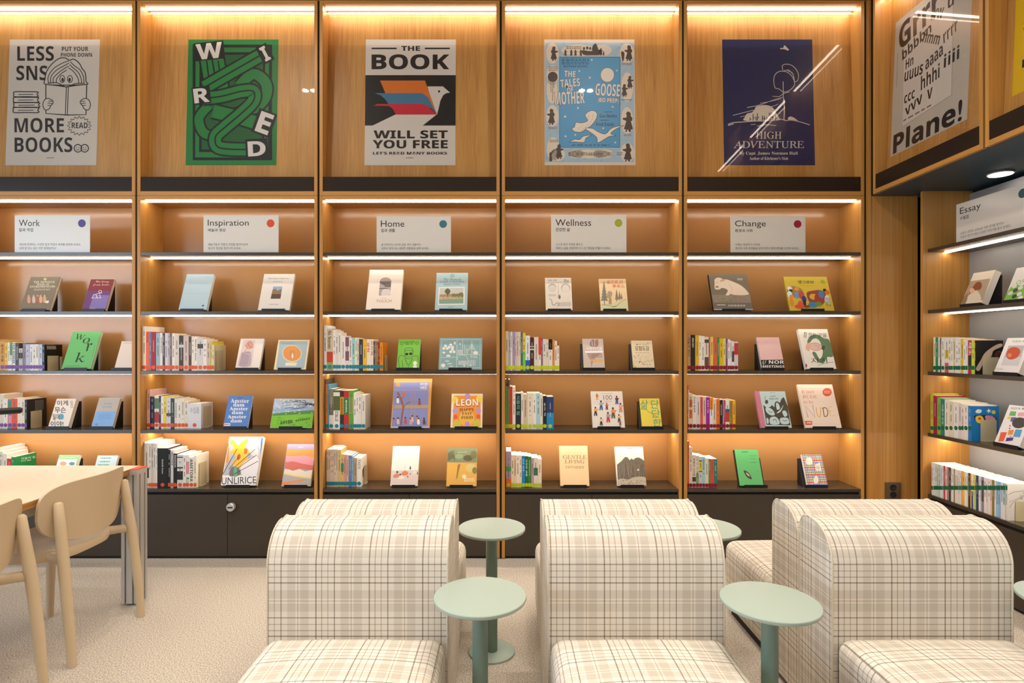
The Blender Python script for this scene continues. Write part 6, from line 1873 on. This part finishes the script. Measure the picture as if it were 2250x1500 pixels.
D('5b', (1476, 1010, 1722, 1010, 1795, 1350, 1545, 1345), 'e6dad2', o, 'small book covered in a rainbow checked pattern, bottom shelf of the Change bay', 0.016, 4, lipx=-0.012)
# right wall
o = [('p', [1082, 1172, 1285, 1155, 1200, 1385, 1000, 1400], 'a8957c'), ('P', [1110, 1240, 1150, 1190, 1190, 1185, 1200, 1225, 1180, 1265, 1140, 1270, 1090, 1320, 1070, 1310], '8a4a2c'), ('P', [1050, 1340, 1110, 1280, 1150, 1275, 1175, 1330, 1165, 1390, 1040, 1395], 'd8c8b0'), ('P', [1080, 1260, 1110, 1240, 1130, 1270, 1100, 1300], 'd8a888'), ('P', [1000, 1390, 1030, 1320, 1060, 1290, 1055, 1350, 1030, 1395], '8a7450')]
D('r1', (1130, 1092, 1340, 1065, 1180, 1415, 990, 1405), 'e0cdb6', o, 'cream book with a long-haired person sitting, on the right wall', 0.036, 1, 'right', H=0.2, W=0.148)
o = [('p', [12, 30, 100, 30, 100, 100, 0, 100], '7ab04c')]
o = [('P', [5, 62, 20, 50, 45, 56, 70, 48, 100, 55, 100, 97, 0, 97], '78b048')] + [('e', x, y, 9, 6, c) for (x, y, c) in ((20, 55, 'd8d4cc'), (45, 62, 'd8d4cc'), (15, 75, 'c8c4c0'), (50, 80, 'd8d4cc'), (75, 65, 'd8d4cc'), (30, 68, '4a4a44'), (35, 86, '3a3a34'), (60, 92, 'e0dcd4'))] + [('o', 30, 45, 7, 5, 2, '78b048'), ('o', 50, 40, 7, 5, 2, '78b048')]
bkx = D('r1', (1580, 1055, 1800, 1030, 1640, 1370, 1425, 1370), 'e0d8cc', [], 'cream book with pale pebbles on green, cut off at the right edge', 0.022, 1, 'right', H=0.195, W=0.16)
b = MB(); Art(b, [(0, 0), (100, 0), (100, 100), (0, 100)], 0.16, 0.195, -0.011).run(o); b.build('cover_print', M['print'], bkx)
o = [('t', '사과의 계절', 1492, 332, 1618, 352, '3a302a', 'n', 3), ('p', [1462, 378, 1595, 383, 1535, 575, 1395, 565], 'b9b4b2'), ('p', [1425, 490, 1565, 490, 1535, 575, 1395, 565], 'cdc8c8'), ('P', [1440, 470, 1455, 420, 1495, 395, 1540, 405, 1558, 440, 1535, 490, 1490, 512, 1455, 505], 'c8553a'), ('P', [1450, 470, 1465, 450, 1485, 460, 1480, 485, 1462, 492], 'd88a58'), ('m', 1345, 592, 1410, 612, 2, 'b8b0a8')]
D('r2', (1455, 303, 1660, 312, 1535, 645, 1330, 632), 'e6e0dc', o, 'white book with a red apple, second shelf of the right wall', 0.036, 2, 'right', H=0.2, W=0.148)
o = [('t', '인간과 물건', 1472, 985, 1595, 1005, '5a5450', 'k', 3), ('p', [1470, 1018, 1512, 1025, 1505, 1068, 1455, 1060], '6aa860'), ('p', [1525, 1035, 1608, 1030, 1600, 1075, 1520, 1070], 'e0a0a8'), ('p', [1448, 1068, 1475, 1070, 1468, 1095, 1440, 1092], 'e0c860'), ('p', [1475, 1075, 1515, 1080, 1500, 1120, 1465, 1118], '6a5aa8'), ('e', 1535, 1137, 55, 55, '4a423c'), ('p', [1390, 1212, 1442, 1220, 1415, 1305, 1370, 1300], 'e0603a'), ('p', [1455, 1200, 1498, 1205, 1485, 1250, 1448, 1248], 'e88c3a'), ('p', [1510, 1200, 1560, 1210, 1545, 1285, 1490, 1272], '5a9ac0'), ('p', [1440, 1275, 1495, 1280, 1490, 1312, 1432, 1310], '4f2f80'), ('e', 1465, 1160, 5, 7, '3a302a'), ('e', 1462, 1185, 5, 7, '3a302a'), ('e', 1472, 1265, 5, 5, '3a302a'), ('t', '책', 1360, 1318, 1388, 1338, '2a2420', 'k')]
D('r2', (1462, 958, 1645, 985, 1545, 1390, 1335, 1300), 'e4dedc', o, 'white book with coloured blocks and a dark disc, third shelf of the right wall', 0.034, 3, 'right', H=0.22, W=0.15)
